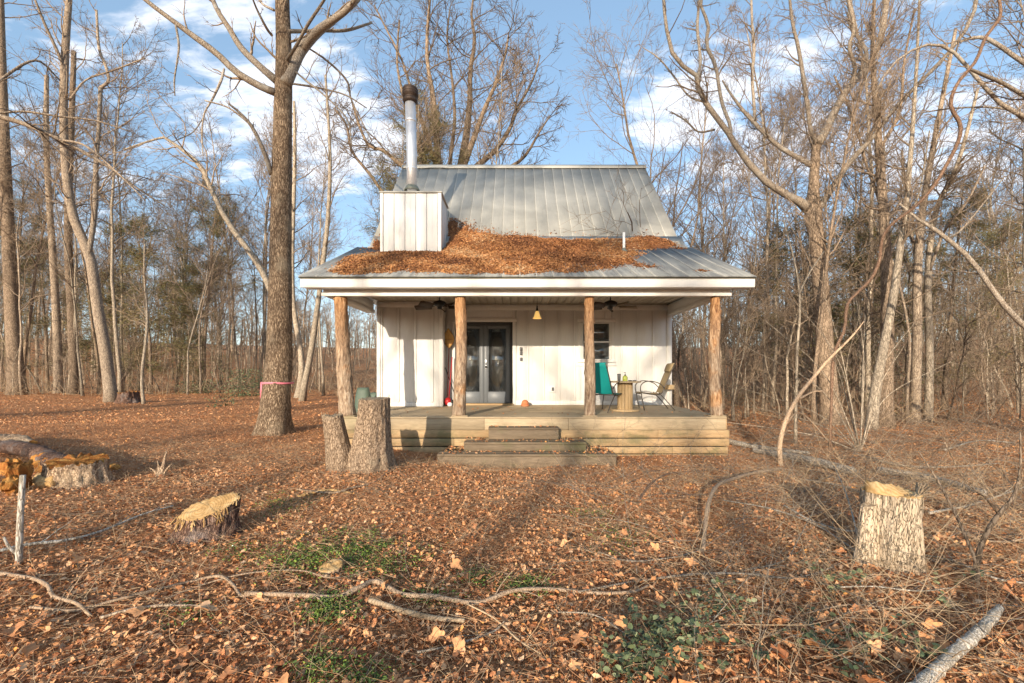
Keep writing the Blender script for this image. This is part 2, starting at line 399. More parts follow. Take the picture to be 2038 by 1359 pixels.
def m_leaf(name, stops, rough=0.7, trans=0.0):
    m, n = newmat(name)
    a = n.n('ShaderNodeAttribute', dict(attribute_name='rnd')).outputs['Fac']
    geo = n.n('ShaderNodeNewGeometry').outputs['Position']
    patch = n.noise(geo, 0.7, 5, 0.62)
    f = n.math('ADD', a, n.math('MULTIPLY', n.math('SUBTRACT', patch, 0.5), 1.1), True)
    c = n.ramp(f, stops)
    c = n.mix(n.maprange(n.noise(geo, 38, 3), 0.4, 0.75, 0, 0.35), c, (0.06, 0.03, 0.018))
    b = finish(n, c, rough, spec=0.25); return m
LEAFSTOPS = [(0.0, (0.24, 0.090, 0.038)), (0.18, (0.42, 0.165, 0.070)), (0.38, (0.58, 0.250, 0.105)), (0.58, (0.68, 0.33, 0.145)), (0.80, (0.72, 0.38, 0.18)), (0.94, (0.66, 0.43, 0.26)), (1.0, (0.74, 0.34, 0.10))]
M['rust_straw'] = m_plain('rusty_pine_straw', (0.50, 0.27, 0.14), 0.85, var=0.35, sc=2)
M['leaf'] = m_leaf('dry_oak_leaf', LEAFSTOPS)
M['roofleaf'] = m_leaf('dry_leaf_on_roof', [(0.0, (0.11, 0.042, 0.018)), (0.25, (0.25, 0.10, 0.036)), (0.55, (0.42, 0.19, 0.075)), (0.85, (0.52, 0.25, 0.09)), (1.0, (0.55, 0.36, 0.2))])
M['needle'] = m_leaf('pine_needles', [(0.0, (0.06, 0.065, 0.024)), (0.4, (0.12, 0.115, 0.045)), (0.75, (0.20, 0.16, 0.07)), (1.0, (0.30, 0.19, 0.09))])
M['ivy'] = m_leaf('green_creeper_leaf', [(0.0, (0.045, 0.065, 0.035)), (0.5, (0.10, 0.13, 0.06)), (0.85, (0.18, 0.21, 0.10)), (1.0, (0.28, 0.30, 0.16))], 0.45)
M['moss'] = m_leaf('green_moss_blade', [(0.0, (0.06, 0.09, 0.03)), (0.5, (0.11, 0.17, 0.045)), (1.0, (0.22, 0.32, 0.05))])
def m_ground():
    m, n = newmat('leaf_covered_soil')
    geo = n.n('ShaderNodeNewGeometry').outputs['Position']
    v = mapping(n, geo, (1, 1, 1))
    vo = n.n('ShaderNodeTexVoronoi', None, Vector=n.vmath('ADD', v, n.vmath('SCALE', n.n('ShaderNodeTexNoise', None, Vector=v, Scale=9.0).outputs[1]).outputs[0]).outputs[0], Scale=17.0)
    cell = n.n('ShaderNodeSeparateColor', None, Color=vo.outputs['Color']).outputs[0]
    fi = n.noise(v, 26, 8, 0.7); patch = n.noise(v, 0.45, 5, 0.6)
    f = n.math('ADD', n.math('MULTIPLY', cell, 0.55), n.math('MULTIPLY', fi, 0.5))
    f = n.math('ADD', f, n.math('MULTIPLY', n.math('SUBTRACT', patch, 0.55), 0.45), True)
    c = n.ramp(f, [(0.1, (0.22, 0.09, 0.045)), (0.35, (0.46, 0.19, 0.080)), (0.55, (0.60, 0.27, 0.115)), (0.75, (0.66, 0.34, 0.16)), (0.95, (0.62, 0.40, 0.24))])
    h = n.math('ADD', n.math('MULTIPLY', vo.outputs['Distance'], 0.6), fi)
    finish(n, c, 0.9, h, 1.0, 0.06, spec=0.15); return m
M['ground'] = m_ground()
# ---------------------------------------------------------------- ground
def axis_coords(lo, hi, fine_lo, fine_hi, step, grow):
    c = list(np.arange(fine_lo, fine_hi + 1e-6, step)); s = step; v = c[-1]
    while v < hi: s *= grow; v += s; c.append(v)
    s = step; v = c[0]; left = []
    while v > lo: s *= grow; v -= s; left.append(v)
    return np.array(left[::-1] + c)
gx = axis_coords(-400, 400, -9, 9, 0.11, 1.07); gy = axis_coords(-400, 500, 1.2, 12, 0.11, 1.07)
GX, GY = np.meshgrid(gx, gy); gz = gh(GX, GY) - 0.012
g = G(); ii = np.arange(GX.size).reshape(GX.shape)
g.add(np.stack([GX, GY, gz], -1).reshape(-1, 3), [np.stack([ii[:-1, :-1], ii[:-1, 1:], ii[1:, 1:], ii[1:, :-1]], -1).reshape(-1, 4)])
ground = obj('ground', g, M['ground'], smooth=True, kind='structure', label='reddish brown forest floor covered in fallen leaves')

# ---------------------------------------------------------------- cabin
YW, YJ, YF = 11.58, 11.06, 8.54            # door wall, projecting left wall, front of the porch
XL, XR, DZ = -3.47, 4.04, 0.645
XDL, XDR = -3.44, 4.03
cabin = thing('cabin', 'small white board and batten cabin with a grey metal roof and log posted porch', 'cabin', (0.29, 8.5, 0.0))

def rects(x0, x1, z0, z1, openings):
    out = [(x0, x1, z0, z1)]
    for ox0, ox1, oz0, oz1 in openings:
        nxt = []
        for a, b, c, d in out:
            if ox0 >= b - 1e-6 or ox1 <= a + 1e-6 or oz0 >= d or oz1 <= c: nxt.append((a, b, c, d)); continue
            if a < ox0: nxt.append((a, ox0, c, d))
            if b > ox1: nxt.append((ox1, b, c, d))
            m0, m1 = max(a, ox0), min(b, ox1)
            if c < oz0: nxt.append((m0, m1, c, oz0))
            if d > oz1: nxt.append((m0, m1, oz1, d))
        out = nxt
    return [r for r in out if r[1] - r[0] > .015 and r[3] - r[2] > .015]
DOOR = (-1.605, -0.105, DZ - .02, 2.816); WIN = (1.70, 2.49, 1.816, 2.816)
ZC = 3.28
# backing of the door wall with its openings
g = G()
for a, b, c, d in rects(-1.86, XR - .002, DZ - .35, 4.55, [DOOR, WIN]): g.box(a, YW + .03, c, b, YW + .14, d)
fw = obj('front_wall', g, M['flash'], cabin)
bx = [-0.012, .30, .71, 1.12, 1.53, 1.94, 2.35, 2.76, 3.17, 3.58, 3.95]
def boards(parent, xs, Y, z0, z1, openings, bat=0.045, bat_first=False):
    for i in range(len(xs) - 1):
        for a, b, c, d in rects(xs[i] + .006, xs[i + 1] - .006, z0, z1, openings):
            obj('wall_board', G().box(a, Y + rng.uniform(0, .004), c, b, Y + .0299, d), M['white'], parent, bevel=.003)
    for x in xs[1:-1]:
        for a, b, c, d in rects(x - bat / 2, x + bat / 2, z0 + .12, z1 - .16, [(o[0] - .09, o[1] + .09, o[2] - .09, o[3] + .09) for o in openings]):
            if b - a > bat * .7: obj('batten', G().box(a, Y - .02, c, b, Y - .0005, d), M['trim'], parent, bevel=.004)
boards(fw, [-1.86, DOOR[0]] + bx + [XR - .004], YW, DZ, ZC, [DOOR, WIN])
obj('baseboard', G().box(-.02, YW - .024, DZ + .002, XR - .09, YW - .001, DZ + .115), M['trim'], fw, bevel=.004)
g = G().box(-1.80, YW - .024, ZC - .155, XR - .01, YW - .001, ZC - .002)
obj('frieze_board', g, M['trim'], fw, bevel=.004)
obj('corner_board', G().box(XR - .09, YW - .028, DZ + .002, XR + .022, YW - .0015, ZC - .16), M['trim'], fw, bevel=.004)
# projecting bay at the left
g = G().box(XL + .003, YJ + .03, DZ - .35, -1.863, YJ + .12, 4.3).box(-1.98, YJ + .121, DZ - .35, -1.863, YW + .029, 4.3)
jw = obj('closet_wall', g, M['flash'], cabin)
boards(jw, [XL, XL + .10, -2.95, -2.53, -2.10, -1.86], YJ, DZ, ZC, [])
obj('wall_board', G().box(-1.862, YJ + .004, DZ, -1.842, YW - .002, ZC), M['white'], jw)
obj('corner_board', G().box(XL - .02, YJ - .026, DZ + .002, XL + .07, YJ - .001, ZC - .16), M['trim'], jw, bevel=.004)
obj('corner_board', G().box(-1.93, YJ - .026, DZ + .002, -1.838, YJ - .001, ZC - .16), M['trim'], jw, bevel=.004)
obj('baseboard', G().box(XL + .075, YJ - .024, DZ + .002, -1.935, YJ - .001, DZ + .10), M['trim'], jw, bevel=.004)
obj('frieze_board', G().box(XL - .02, YJ - .024, ZC - .155, -1.84, YJ - .001, ZC - .002), M['trim'], jw, bevel=.004)
# side and back walls
RZ = lambda y: 4.72 + 1.095 * (y - 11.35) if y < 14.5 else 4.72 + 1.095 * (17.65 - y)
prof = [(YW + .141, -.3), (YW + .141, RZ(YW + .15) - .12), (14.5, RZ(14.5) - .12), (17.4, RZ(17.4) - .12), (17.4, -.3)]
for nm, xa, xb in (('side_wall', XR - .12, XR), ('side_wall', XL, XL + .12)):
    sw = obj(nm, G().prism([(YJ + .121, -.3), (YJ + .121, 4.3)] + prof[1:] if xa < 0 else prof, xa, xb, 0), M['white'], cabin)
    xo = xb if xa > 0 else xa
    for y in np.arange(11.9, 17.4, .41):
        h = RZ(y) - .25
        obj('batten', G().box(xo + (.001 if xa > 0 else -.02), y - .028, -.2, xo + (.02 if xa > 0 else -.001), y + .028, h), M['trim'], sw)
obj('back_wall', G().box(XL + .121, 17.28, -.3, XR - .121, 17.399, 4.7), M['white'], cabin)
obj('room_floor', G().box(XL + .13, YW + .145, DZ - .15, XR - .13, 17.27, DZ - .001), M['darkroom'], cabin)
obj('added_dark_partition', G().box(XL + .13, 14.2, DZ, XR - .13, 14.3, 3.9), M['darkroom'], cabin)  # partition added to keep the view through the glass dark
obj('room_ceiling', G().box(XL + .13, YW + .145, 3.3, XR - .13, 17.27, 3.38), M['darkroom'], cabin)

# french door
df = G().box(-1.605, YW - .012, DZ + .03, -1.545, YW + .10, 2.816).box(-.165, YW - .012, DZ + .03, -.105, YW + .10, 2.816).box(-1.544, YW - .012, 2.735, -.166, YW + .10, 2.816)
dframe = obj('door_frame', df, M['frame'], cabin, bevel=.003)
cz = G().box(-1.70, YW - .026, DZ + .03, -1.607, YW - .001, 2.818).box(-.103, YW - .026, DZ + .03, -.01, YW - .001, 2.818).box(-1.72, YW - .03, 2.82, .01, YW - .001, 2.92)
obj('casing', cz, M['trim'], dframe, bevel=.004)
obj('threshold', G().box(-1.62, YW - .10, DZ + .001, -.09, YW + .11, DZ + .045), M['skirt'], dframe, bevel=.004)
for a, b, hs in ((-1.543, -.858, 1), (-.853, -.167, -1)):
    z0, z1 = DZ + .05, 2.733; y0, y1 = YW + .035, YW + .08
    g = G().box(a, y0, z0, a + .10, y1, z1).box(b - .10, y0, z0, b, y1, z1).box(a + .10, y0, z0, b - .10, y1, z0 + .30).box(a + .10, y0, z1 - .085, b - .10, y1, z1)
    g.box(a + .10, y0 + .006, z0 + .30, a + .118, y1 - .006, z1 - .085).box(b - .118, y0 + .006, z0 + .30, b - .10, y1 - .006, z1 - .085)
    dl = obj('door', g, M['doorgrey'], cabin, bevel=.003)
    obj('glass', G().box(a + .118, y0 + .018, z0 + .30, b - .118, y0 + .024, z1 - .085), M['glass'], dl)
    obj('blind', G().box(a + .125, y1 + .005, z1 - .17, b - .125, y1 + .03, z1 - .095), M['blind'], dl)
    if hs < 0:
        k = G().box(a + .028, y0 - .02, 1.73, a + .078, y0 - .001, 1.84).box(a + .03, y0 - .012, 1.60, a + .076, y0 - .001, 1.69)
        obj('lock_plate', k, M['steel'], dl, bevel=.003)
        k = G().lathe([(.0, -.05), (.022, -.046), (.028, -.03), (.02, -.012), (.012, 0)], (a + .053, y0 - .012, 1.645), 14, [[1, 0, 0], [0, 0, 1], [0, 1, 0]])
        obj('handle', k, M['black'], dl, True)
# window
a, b, z0, z1 = WIN
wf = G().box(a, YW - .012, z0, a + .035, YW + .10, z1).box(b - .035, YW - .012, z0, b, YW + .10, z1).box(a + .036, YW - .012, z1 - .035, b - .036, YW + .10, z1).box(a + .036, YW - .012, z0, b - .036, YW + .10, z0 + .035)
win = obj('window', wf, M['trim'], cabin, bevel=.003)
zm = 2.30
obj('sash', G().box(a + .037, YW + .02, zm - .02, b - .037, YW + .06, zm + .02).box(a + .037, YW + .03, z0 + .037, a + .06, YW + .06, z1 - .037).box(b - .06, YW + .03, z0 + .037, b - .037, YW + .06, z1 - .037), M['trim'], win, bevel=.002)
obj('pane', G().box(a + .061, YW + .04, z0 + .037, b - .061, YW + .046, zm - .021), M['glass'], win)
obj('pane', G().box(a + .061, YW + .04, zm + .021, b - .061, YW + .046, z1 - .037), M['glass'], win)
obj('casing', G().box(a - .085, YW - .026, z0 - .07, a - .001, YW - .001, z1 + .001).box(b + .001, YW - .026, z0 - .07, b + .085, YW - .001, z1 + .001).box(a - .10, YW - .03, z1 + .002, b + .10, YW - .001, z1 + .09), M['trim'], win, bevel=.004)
obj('sill', G().box(a - .10, YW - .06, z0 - .06, b + .10, YW - .001, z0 - .001).box(a - .14, YW - .03, z0 - .15, b + .14, YW - .001, z0 - .072), M['trim'], win, bevel=.004)
# small fittings on the wall
for i, (za, zb) in enumerate(((2.06, 2.16), (1.95, 2.05), (1.80, 1.89))):
    obj('keypad', G().box(.085, YW - .045, za, .155, YW - .001, zb), M['greybox'], cabin, bevel=.008)
o_ = obj('socket_cover', G().box(.87, YW - .04, .98, 1.02, YW - .001, 1.15), M['trim'], cabin, bevel=.006)
obj('socket', G().box(.915, YW - .052, 1.02, .975, YW - .041, 1.11), M['greybox'], o_)

# ceiling and beams of the porch
cl = obj('porch_ceiling', G().box(XL + .0, 8.66, ZC + .022, XR, YW - .001, ZC + .06), M['ceil'], cabin)
cbm = G().box(-.093, -1.46, -.01, .093, 1.46, .01).mesh('ceiling_board'); cbm.materials.append(M['ceil'])
for k, x in enumerate(np.arange(-3.5 + .13, 4.0, .195)): place('ceiling_board', cbm, (x, 10.11, ZC + .011), cl)
bm_ = G().box(-3.72, YF - .04, 2.975, 4.10, YF + .11, 3.27)
bm = obj('porch_beam', bm_, M['trim'], cabin, bevel=.006)
obj('beam_trim', G().box(-3.745, YF - .066, 2.966, 4.125, YF - .041, 3.035), M['trim'], bm, bevel=.004)
for xa, xb in ((-3.70, -3.56), (3.95, 4.08)):
    obj('side_beam', G().box(xa, YF + .111, 2.98, xb, YW - .04 if xa > 0 else YJ - .03, 3.27), M['trim'], cabin, bevel=.006)
    obj('side_beam_trim', G().box(xa - .022, YF + .13, 2.972, xa - .001, YW - .05 if xa > 0 else YJ - .03, 3.05).box(xb + .001, YF + .13, 2.972, xb + .02, YW - .05 if xa > 0 else YJ - .03, 3.05), M['trim'], bm, bevel=.003)
# roof planes
E0, E1 = (8.23, 3.29), (11.22, 4.665)        # porch roof: (y, z) of eave and break
M0, M1 = (11.36, 4.82), (14.5, 8.25)
def slab(p, q, xa, xb, t, mat, name):
    d = np.array([q[0] - p[0], q[1] - p[1]]); d = d / np.linalg.norm(d); nrm = np.array([d[1], -d[0]])
    poly = [p, q, tuple(np.array(q) + nrm * t), tuple(np.array(p) + nrm * t)]
    return obj(name, G().prism(poly, xa, xb, 0), mat, cabin)
PXA, PXB = -4.03, 4.44; MXA, MXB = -3.72, 4.20
pr = slab((E0[0] + .02, E0[1] - .012), E1, PXA + .03, PXB - .03, .11, M['trim'], 'porch_roof')
mr = slab((M0[0], M0[1] - .012), (M1[0], M1[1] - .012), MXA + .03, MXB - .03, .12, M['trim'], 'main_roof')
br = slab((17.64, M0[1] - .012), (M1[0] + .001, M1[1] - .012), MXA + .03, MXB - .03, -.12, M['trim'], 'rear_roof')
def panels(p, q, xa, xb, n_, parent, flip=False):
    L = math.hypot(q[0] - p[0], q[1] - p[1]); th = math.atan2(q[1] - p[1], q[0] - p[0]); wd = (xb - xa) / n_
    gg = G().prism([(-wd / 2, 0), (wd / 2 - .004, 0), (wd / 2 - .004, .012), (-wd / 2 + .026, .012), (-wd / 2 + .021, .026), (-wd / 2 + .007, .026), (-wd / 2, .012)], 0, L, 1)
    me = gg.mesh('roof_panel'); me.materials.append(M['roof'])
    for k in range(n_):
        place('roof_panel', me, (xa + wd * (k + .5), p[0], p[1] + rng.uniform(-.002, .002)), parent, (th, 0, 0))
panels((8.17, 3.264), E1, PXA, PXB, 27, pr)
panels((11.25, 4.70), M1, MXA, MXB, 26, mr)
def back_panel():
    gg = G().prism([(17.75, 4.72), (14.5, 8.27), (14.5, 8.245), (17.75, 4.695)], MXA, MXB, 0); obj('roof_sheet', gg, M['roof'], br)
back_panel()
obj('ridge_cap', G().prism([(14.5, 8.315), (14.32, 8.13), (14.335, 8.115), (14.5, 8.285), (14.665, 8.115), (14.68, 8.13)], MXA - .02, MXB + .02, 0), M['roof'], mr)
obj('flashing_strip', G().prism([(11.08, 4.642), (11.30, 4.742), (11.52, 5.045), (11.53, 5.02), (11.31, 4.70), (11.09, 4.61)], MXA - .02, MXB + .10, 0), M['roof'], mr)
# fascia, soffit, rakes
obj('fascia', G().box(PXA, 8.23, 3.086, PXB, 8.258, 3.26), M['trim'], pr, bevel=.004)
obj('drip_edge', G().box(PXA - .015, 8.195, 3.25, PXB + .015, 8.229, 3.27), M['flash'], pr)
obj('soffit', G().box(PXA + .04, 8.259, 3.09, PXB - .04, YF - .041, 3.105), M['trim'], pr)
for x in (PXA, PXB - .028):
    rk = G().prism([(8.259, 3.086), (8.259, 3.285), (11.2, 4.64), (11.2, 4.44)], x, x + .028, 0)
    obj('rake_board', rk, M['trim'], pr)
for x0, x1 in ((PXA + .03, -3.72), (4.10, PXB - .03)):
    obj('side_soffit', G().prism([(8.26, 3.105), (11.2, 4.46), (11.2, 4.475), (8.26, 3.12)], x0, x1, 0), M['trim'], pr)
for x in (-3.70, 4.04):
    obj('porch_gable', G().prism([(YF + .1, 3.272), (YF + .1, 3.36), (11.2, 4.54), (11.9, 4.54), (11.9, 3.272)], x, x + .04, 0), M['white'], cabin)
for x in (MXA - .005, MXB - .023):
    rk = G().prism([(11.30, 4.52), (11.30, 4.76), (14.5, 8.24), (17.70, 4.74), (17.70, 4.50), (14.5, 8.0)], x, x + .028, 0)
    obj('rake_board', rk, M['flash'], mr)
# chimney chase and flue
CX0, CX1, CY0, CY1, CZ0, CZ1 = -3.28, -1.83, 10.65, 11.62, 4.25, 5.82
ch = obj('chimney_chase', G().box(CX0 + .02, CY0 + .02, CZ0, CX1 - .02, CY1, CZ1 - .02), M['greybox'], cabin)
nb = 5; wd = (CX1 - CX0 - .14) / nb
for k in range(nb):
    x = CX0 + .07 + wd * k
    obj('siding_panel', G().box(x + .006, CY0, CZ0 + .12, x + wd - .006, CY0 + .019, CZ1 - .01).box(x + wd * .5 - .004, CY0 - .004, CZ0 + .12, x + wd * .5 + .004, CY0 - .0005, CZ1 - .03), M['white'], ch, bevel=.003)
for k in range(3):
    y = CY0 + .05 + k * .29
    obj('siding_panel', G().box(CX1 - .019, y + .006, CZ0 + .1, CX1, y + .284, CZ1 - .01), M['white'], ch, bevel=.003)
for x in (CX0, CX1 - .065): obj('corner_trim', G().box(x, CY0 - .018, CZ0 + .1, x + .065, CY0 - .0005, CZ1), M['trim'], ch, bevel=.003)
obj('corner_trim', G().box(CX1 + .0005, CY0 - .018, CZ0 + .1, CX1 + .018, CY0 + .05, CZ1), M['trim'], ch, bevel=.003)
obj('corner_trim', G().box(CX1 + .0005, CY1 - .05, CZ0 + .3, CX1 + .014, CY1 + .01, CZ1), M['trim'], ch, bevel=.003)
obj('chase_cap', G().box(CX0 - .03, CY0 - .04, CZ1 + .001, CX1 + .04, CY1 + .06, CZ1 + .035), M['roof'], ch, bevel=.004)
obj('chase_cricket', G().prism([(CY0 + .05, CZ1 + .036), (CY0 + .5, CZ1 + .17), (12.6, CZ1 + .24), (12.2, CZ1 + .036)], CX0 + .05, CX1 - .1, 0), M['roof'], ch)
FX, FY = -2.62, 11.05
Rl = np.eye(3)
pipe = obj('chimney_pipe', G().tubes([[FX + .01, FY, 5.85], [FX, FY, 7.0], [FX - .035, FY, 8.27]], [.127, .127, .127], 28), M['steel'], ch, True)
for z, dx in ((6.55, .003), (7.75, -.02)):
    obj('pipe_band', G().lathe([(.129, 0), (.136, .005), (.136, .05), (.129, .055)], (FX + dx, FY, z), 28), M['steel'], pipe, True)
obj('storm_collar', G().lathe([(.128, .14), (.14, .13), (.20, .02), (.19, .0), (.13, .10)], (FX + .01, FY, 6.02), 28), M['flash'], pipe, True)
obj('pipe_cap', G().lathe([(.132, -.02), (.18, .02), (.185, .06), (.15, .10), (.15, .13), (.19, .15), (.19, .33), (.18, .35), (.0, .37)], (FX - .036, FY, 8.24), 28), M['rust'], pipe, True)
for k in range(3): obj('cap_band', G().lathe([(.1905, 0), (.197, .004), (.197, .018), (.1905, .022)], (FX - .036, FY, 8.41 + .06 * k), 28), M['rust'], pipe, True)
vp = obj('vent_pipe', G().tubes([[2.58, 10.62, 4.32], [2.58, 10.62, 4.86]], [.032, .032], 14), M['pvc'], cabin, True)
obj('pipe_boot', G().lathe([(.10, 0), (.09, .02), (.04, .08), (.033, .10)], (2.58, 10.62, 4.385), 16), M['flash'], vp, True)
# log posts
def log_post(x0, x1, r, seed):
    n_, sd = 60, 26; t = np.linspace(0, 1, n_); z = DZ + .02 + t * (2.966 - DZ - .02)
    cx = x0 + (x1 - x0) * t + .018 * np.sin(t * 5 + seed); cy = YF + .10 + .012 * np.sin(t * 6 + seed * 2)
    an = np.arange(sd) / sd * 2 * np.pi
    A, Tt = np.meshgrid(an, t)
    rr = r * (1.12 - .18 * Tt + .12 * np.exp(-Tt * 14))
    q = np.stack([np.cos(A) * 1.4 + seed, np.sin(A) * 1.4, Tt * 5], -1)
    rr = rr * (1 + .10 * fbm(q * 1.6, 4) + .09 * np.clip(fbm(np.stack([np.cos(A) * 3 + seed, np.sin(A) * 3, Tt * 3], -1), 2), 0, 1))
    rs = np.random.default_rng(seed)
    for _ in range(9):                        # knots
        ka, kt = rs.uniform(0, 2 * np.pi), rs.uniform(.1, .95)
        da = np.angle(np.exp(1j * (A - ka)))
        rr = rr + rs.uniform(.012, .028) * np.exp(-(da / .28) ** 2 - ((Tt - kt) / .018) ** 2)
    V = np.stack([cx[:, None] + rr * np.cos(A), cy[:, None] + rr * np.sin(A), np.repeat(z[:, None], sd, 1)], -1)
    idx = np.arange(n_ * sd).reshape(n_, sd); nx = np.roll(idx, -1, 1)
    gg = G().add(V.reshape(-1, 3), [np.stack([idx[:-1], nx[:-1], nx[1:], idx[1:]], -1).reshape(-1, 4), idx[:1, ::-1], idx[-1:]])
    po = obj('post', gg, M['post'], cabin, True)
    obj('post_base', G().box(x0 - r * 1.5, YF + .10 - r * 1.25, DZ + .001, x0 + r * 1.5, YF + .10 + r * 1.2, DZ + .022), M['deck'], po, bevel=.004)
log_post(-3.30, -3.46, .125, 3); log_post(-1.10, -1.09, .105, 5); log_post(1.42, 1.44, .092, 7); log_post(3.90, 3.86, .098, 9)

# deck
dk = obj('deck', G().box(XDL + .05, YF + .05, DZ - .22, XDR - .05, YW - .05, DZ - .032), M['step'], cabin)
yb = YF - .045
while yb < YW - .03:
    y1_ = min(yb + .136, YW - .003)
    x = XDL - .01; brk = rng.uniform(-1.5, 2.5)
    for a, b in ((x, brk - .002), (brk + .002, XDR + .01)):
        if not (y1_ > YJ and a < -1.84): obj('deck_board', G().box(a, yb, DZ - .03, b, y1_, DZ + rng.uniform(-.002, 0)), M['deck'], dk, bevel=.004)
        elif b > -1.84: obj('deck_board', G().box(-1.838, yb, DZ - .03, b, y1_, DZ), M['deck'], dk, bevel=.004)
    yb += .141
def plank_row(z0, z1, y, xa, xb, cuts, mat, nm='skirt_plank', par=dk):
    xs = [xa] + cuts + [xb]
    for a, b in zip(xs[:-1], xs[1:]): obj(nm, G().box(a + .002, y - rng.uniform(0, .006), z0, b - .002, y + .034, z1), mat, par, bevel=.005)
plank_row(.395, .612, YF - .035, XDL, XDR, [-.62, 1.0], M['deck'], 'rim_board')
plank_row(.245, .392, YF - .05, XDL, XDR + .06, [.35, 2.72], M['skirt'])
plank_row(.085, .228, YF - .05, XDL, XDR + .06, [-1.2, 1.95], M['skirt'])
plank_row(-.06, .066, YF - .042, XDL, XDR + .04, [.9, 3.0], M['skirt'])
plank_row(-.20, -.075, YF - .046, .5, XDR + .04, [2.4], M['skirt'])
obj('under_deck_shade_sheet', G().box(XDL + .06, YF + .03, -.25, XDR - .06, YF + .045, DZ - .23), M['frame'], dk)  # near-black sheet standing in for the shade behind the skirt planks
for x in (XDR + .001, XDL - .035):
    for z0, z1 in ((.395, .612), (.245, .39), (.085, .23), (-.12, .07)):
        obj('skirt_plank', G().box(x, YF, z0, x + .034, YW - .01, z1), M['skirt'], dk, bevel=.005)
def step_box(x0, x1, yf, yb_, zt, zb):
    s_ = obj('step', G().box(x0 + .03, yf + .03, zb, x1 - .03, yb_, zt - .042), M['step'], cabin)
    n_ = 2; d = (yf + .34 - (yf - .02)) / n_
    for k in range(n_): obj('tread_board', G().box(x0 - .005 * k, yf - .02 + d * k + .002, zt - .04, x1 + .004 * k, yf - .02 + d * (k + 1) - .003, zt), M['step'], s_, bevel=.006)
    obj('riser_board', G().box(x0 + .004, yf - .006, zb, x1 - .004, yf + .0295, zt - .042), M['step'], s_, bevel=.005)
    for x in (x0 + .004, x1 - .034): obj('side_board', G().box(x, yf + .031, zb, x + .03 - .001, yb_, zt - .042), M['step'], s_, bevel=.004)
step_box(-.524, .787, 8.24, YF - .06, .47, .25)
step_box(-.948, 1.254, 7.94, YF - .06, .246, .088)
step_box(-1.37, 1.73, 7.64, YF - .06, .085, -.16)

# ---------------------------------------------------------------- leaves: shared leaf geometry
def leaf_cloud(pos, size, rs, tilt=0.5, nrm=None, curl=0.35, wr=(0.28, 0.5), rnd=None, simple=False):
    """scatter folded, curled leaves of four triangles each"""
    n_ = len(pos); t = rs.uniform(0, 2 * np.pi, n_)
    N_ = np.zeros((n_, 3)); N_[:, 2] = 1
    if nrm is not None: N_ = N_ * 0 + nrm
    N_ = N_ + rs.normal(0, tilt, (n_, 3)); N_ /= np.linalg.norm(N_, axis=1, keepdims=True)
    A = np.stack([np.cos(t), np.sin(t), np.zeros(n_)], -1); A -= N_ * (A * N_).sum(1, keepdims=True); A /= np.linalg.norm(A, axis=1, keepdims=True) + 1e-9
    B = np.cross(N_, A); wv = rs.uniform(*wr, n_)[:, None]; c1 = rs.normal(0, curl, (n_, 1)); c2 = rs.normal(0, curl, (n_, 1)); L = np.asarray(size).reshape(-1, 1) * np.ones((n_, 1))
    if simple:
        r = rs.random(n_) if rnd is None else rnd; f_ = rs.uniform(-.2, .2, (n_, 1))
        V = np.stack([pos - L * .5 * A + L * c1 * .4 * N_, pos + L * (f_ * A + wv * B * .9 + c2 * .4 * N_), pos + L * .5 * A + L * c1 * .5 * N_, pos + L * (-f_ * A - wv * B * .9 + c2 * .4 * N_)], 1)
        return V.reshape(-1, 3), [np.arange(n_)[:, None] * 4 + np.array([[0, 1, 2]]), np.arange(n_)[:, None] * 4 + np.array([[0, 2, 3]])], np.repeat(r, 4)
    c3 = rs.normal(0, curl, (n_, 1)); c4 = rs.normal(0, curl, (n_, 1))
    pts = [(-.5, 0, c1 * .4), (-.22, -.85, c2 * .5), (.18, -.95, c3 * .45), (.5, 0, c1 * .5), (.20, .8, c4 * .5), (-.25, .95, c3 * .3), (0, 0, 0 * c1)]
    V = np.stack([pos + L * (a * A + b * wv * B + (c if not np.isscalar(c) else c) * N_) for a, b, c in pts], 1)
    i = np.arange(n_)[:, None] * 7
    Fc = np.concatenate([i + np.array([[k_, (k_ + 1) % 6, 6]]) for k_ in range(6)])
    r = rs.random(n_) if rnd is None else rnd
    return V.reshape(-1, 3), [Fc], np.repeat(r, 7)

# drift of leaves on the roof: outline given on the two roof planes, then mounded
def inpoly(px, py, poly):
    ins = np.zeros(px.shape, bool); j = len(poly) - 1
    for i in range(len(poly)):
        xi, yi = poly[i]; xj, yj = poly[j]
        ins ^= ((yi > py) != (yj > py)) & (px < (xj - xi) * (py - yi) / (yj - yi + 1e-12) + xi); j = i
    return ins
def roof_z(y):
    return np.where(y < 11.25, 3.278 + (y - 8.20) * .4590, 4.70 + (y - 11.25) * 1.0923)
HEAP = [(652, 541), (700, 514), (757, 503), (877, 503), (893, 480), (889, 442), (905, 434), (940, 452), (985, 464), (1060, 472), (1130, 477), (1240, 480), (1290, 470), (1345, 487), (1362, 493), (1300, 498), (1240, 501), (1282, 506), (1268, 515), (1250, 528), (1190, 539), (1100, 542), (1010, 548), (900, 545), (800, 540), (690, 549)]
HEAP2 = [(738, 497), (744, 474), (757, 466), (757, 500)]
HEAP3 = [(1262, 524), (1312, 533), (1290, 535), (1255, 530)]
HEAP4 = [(1388, 541), (1402, 539), (1410, 543), (1396, 545)]
heap_outline = [HEAP, HEAP2, HEAP3, HEAP4]
def heap_mask(x, y):
    z = roof_z(y); px = VX + x / y * F_PX; py = HY - (z - EYE) / y * F_PX
    wob = 6 * fbm(p3(x * 3.2, y * 3.2), 4)
    m = np.zeros(x.shape, bool)
    for k, poly in enumerate(heap_outline): m |= inpoly(px + wob, py + wob * .6, poly)
    m &= ~((x > CX0 - .02) & (x < CX1 + .02) & (y > CY0 - .02) & (y < CY1 + .1))
    return m
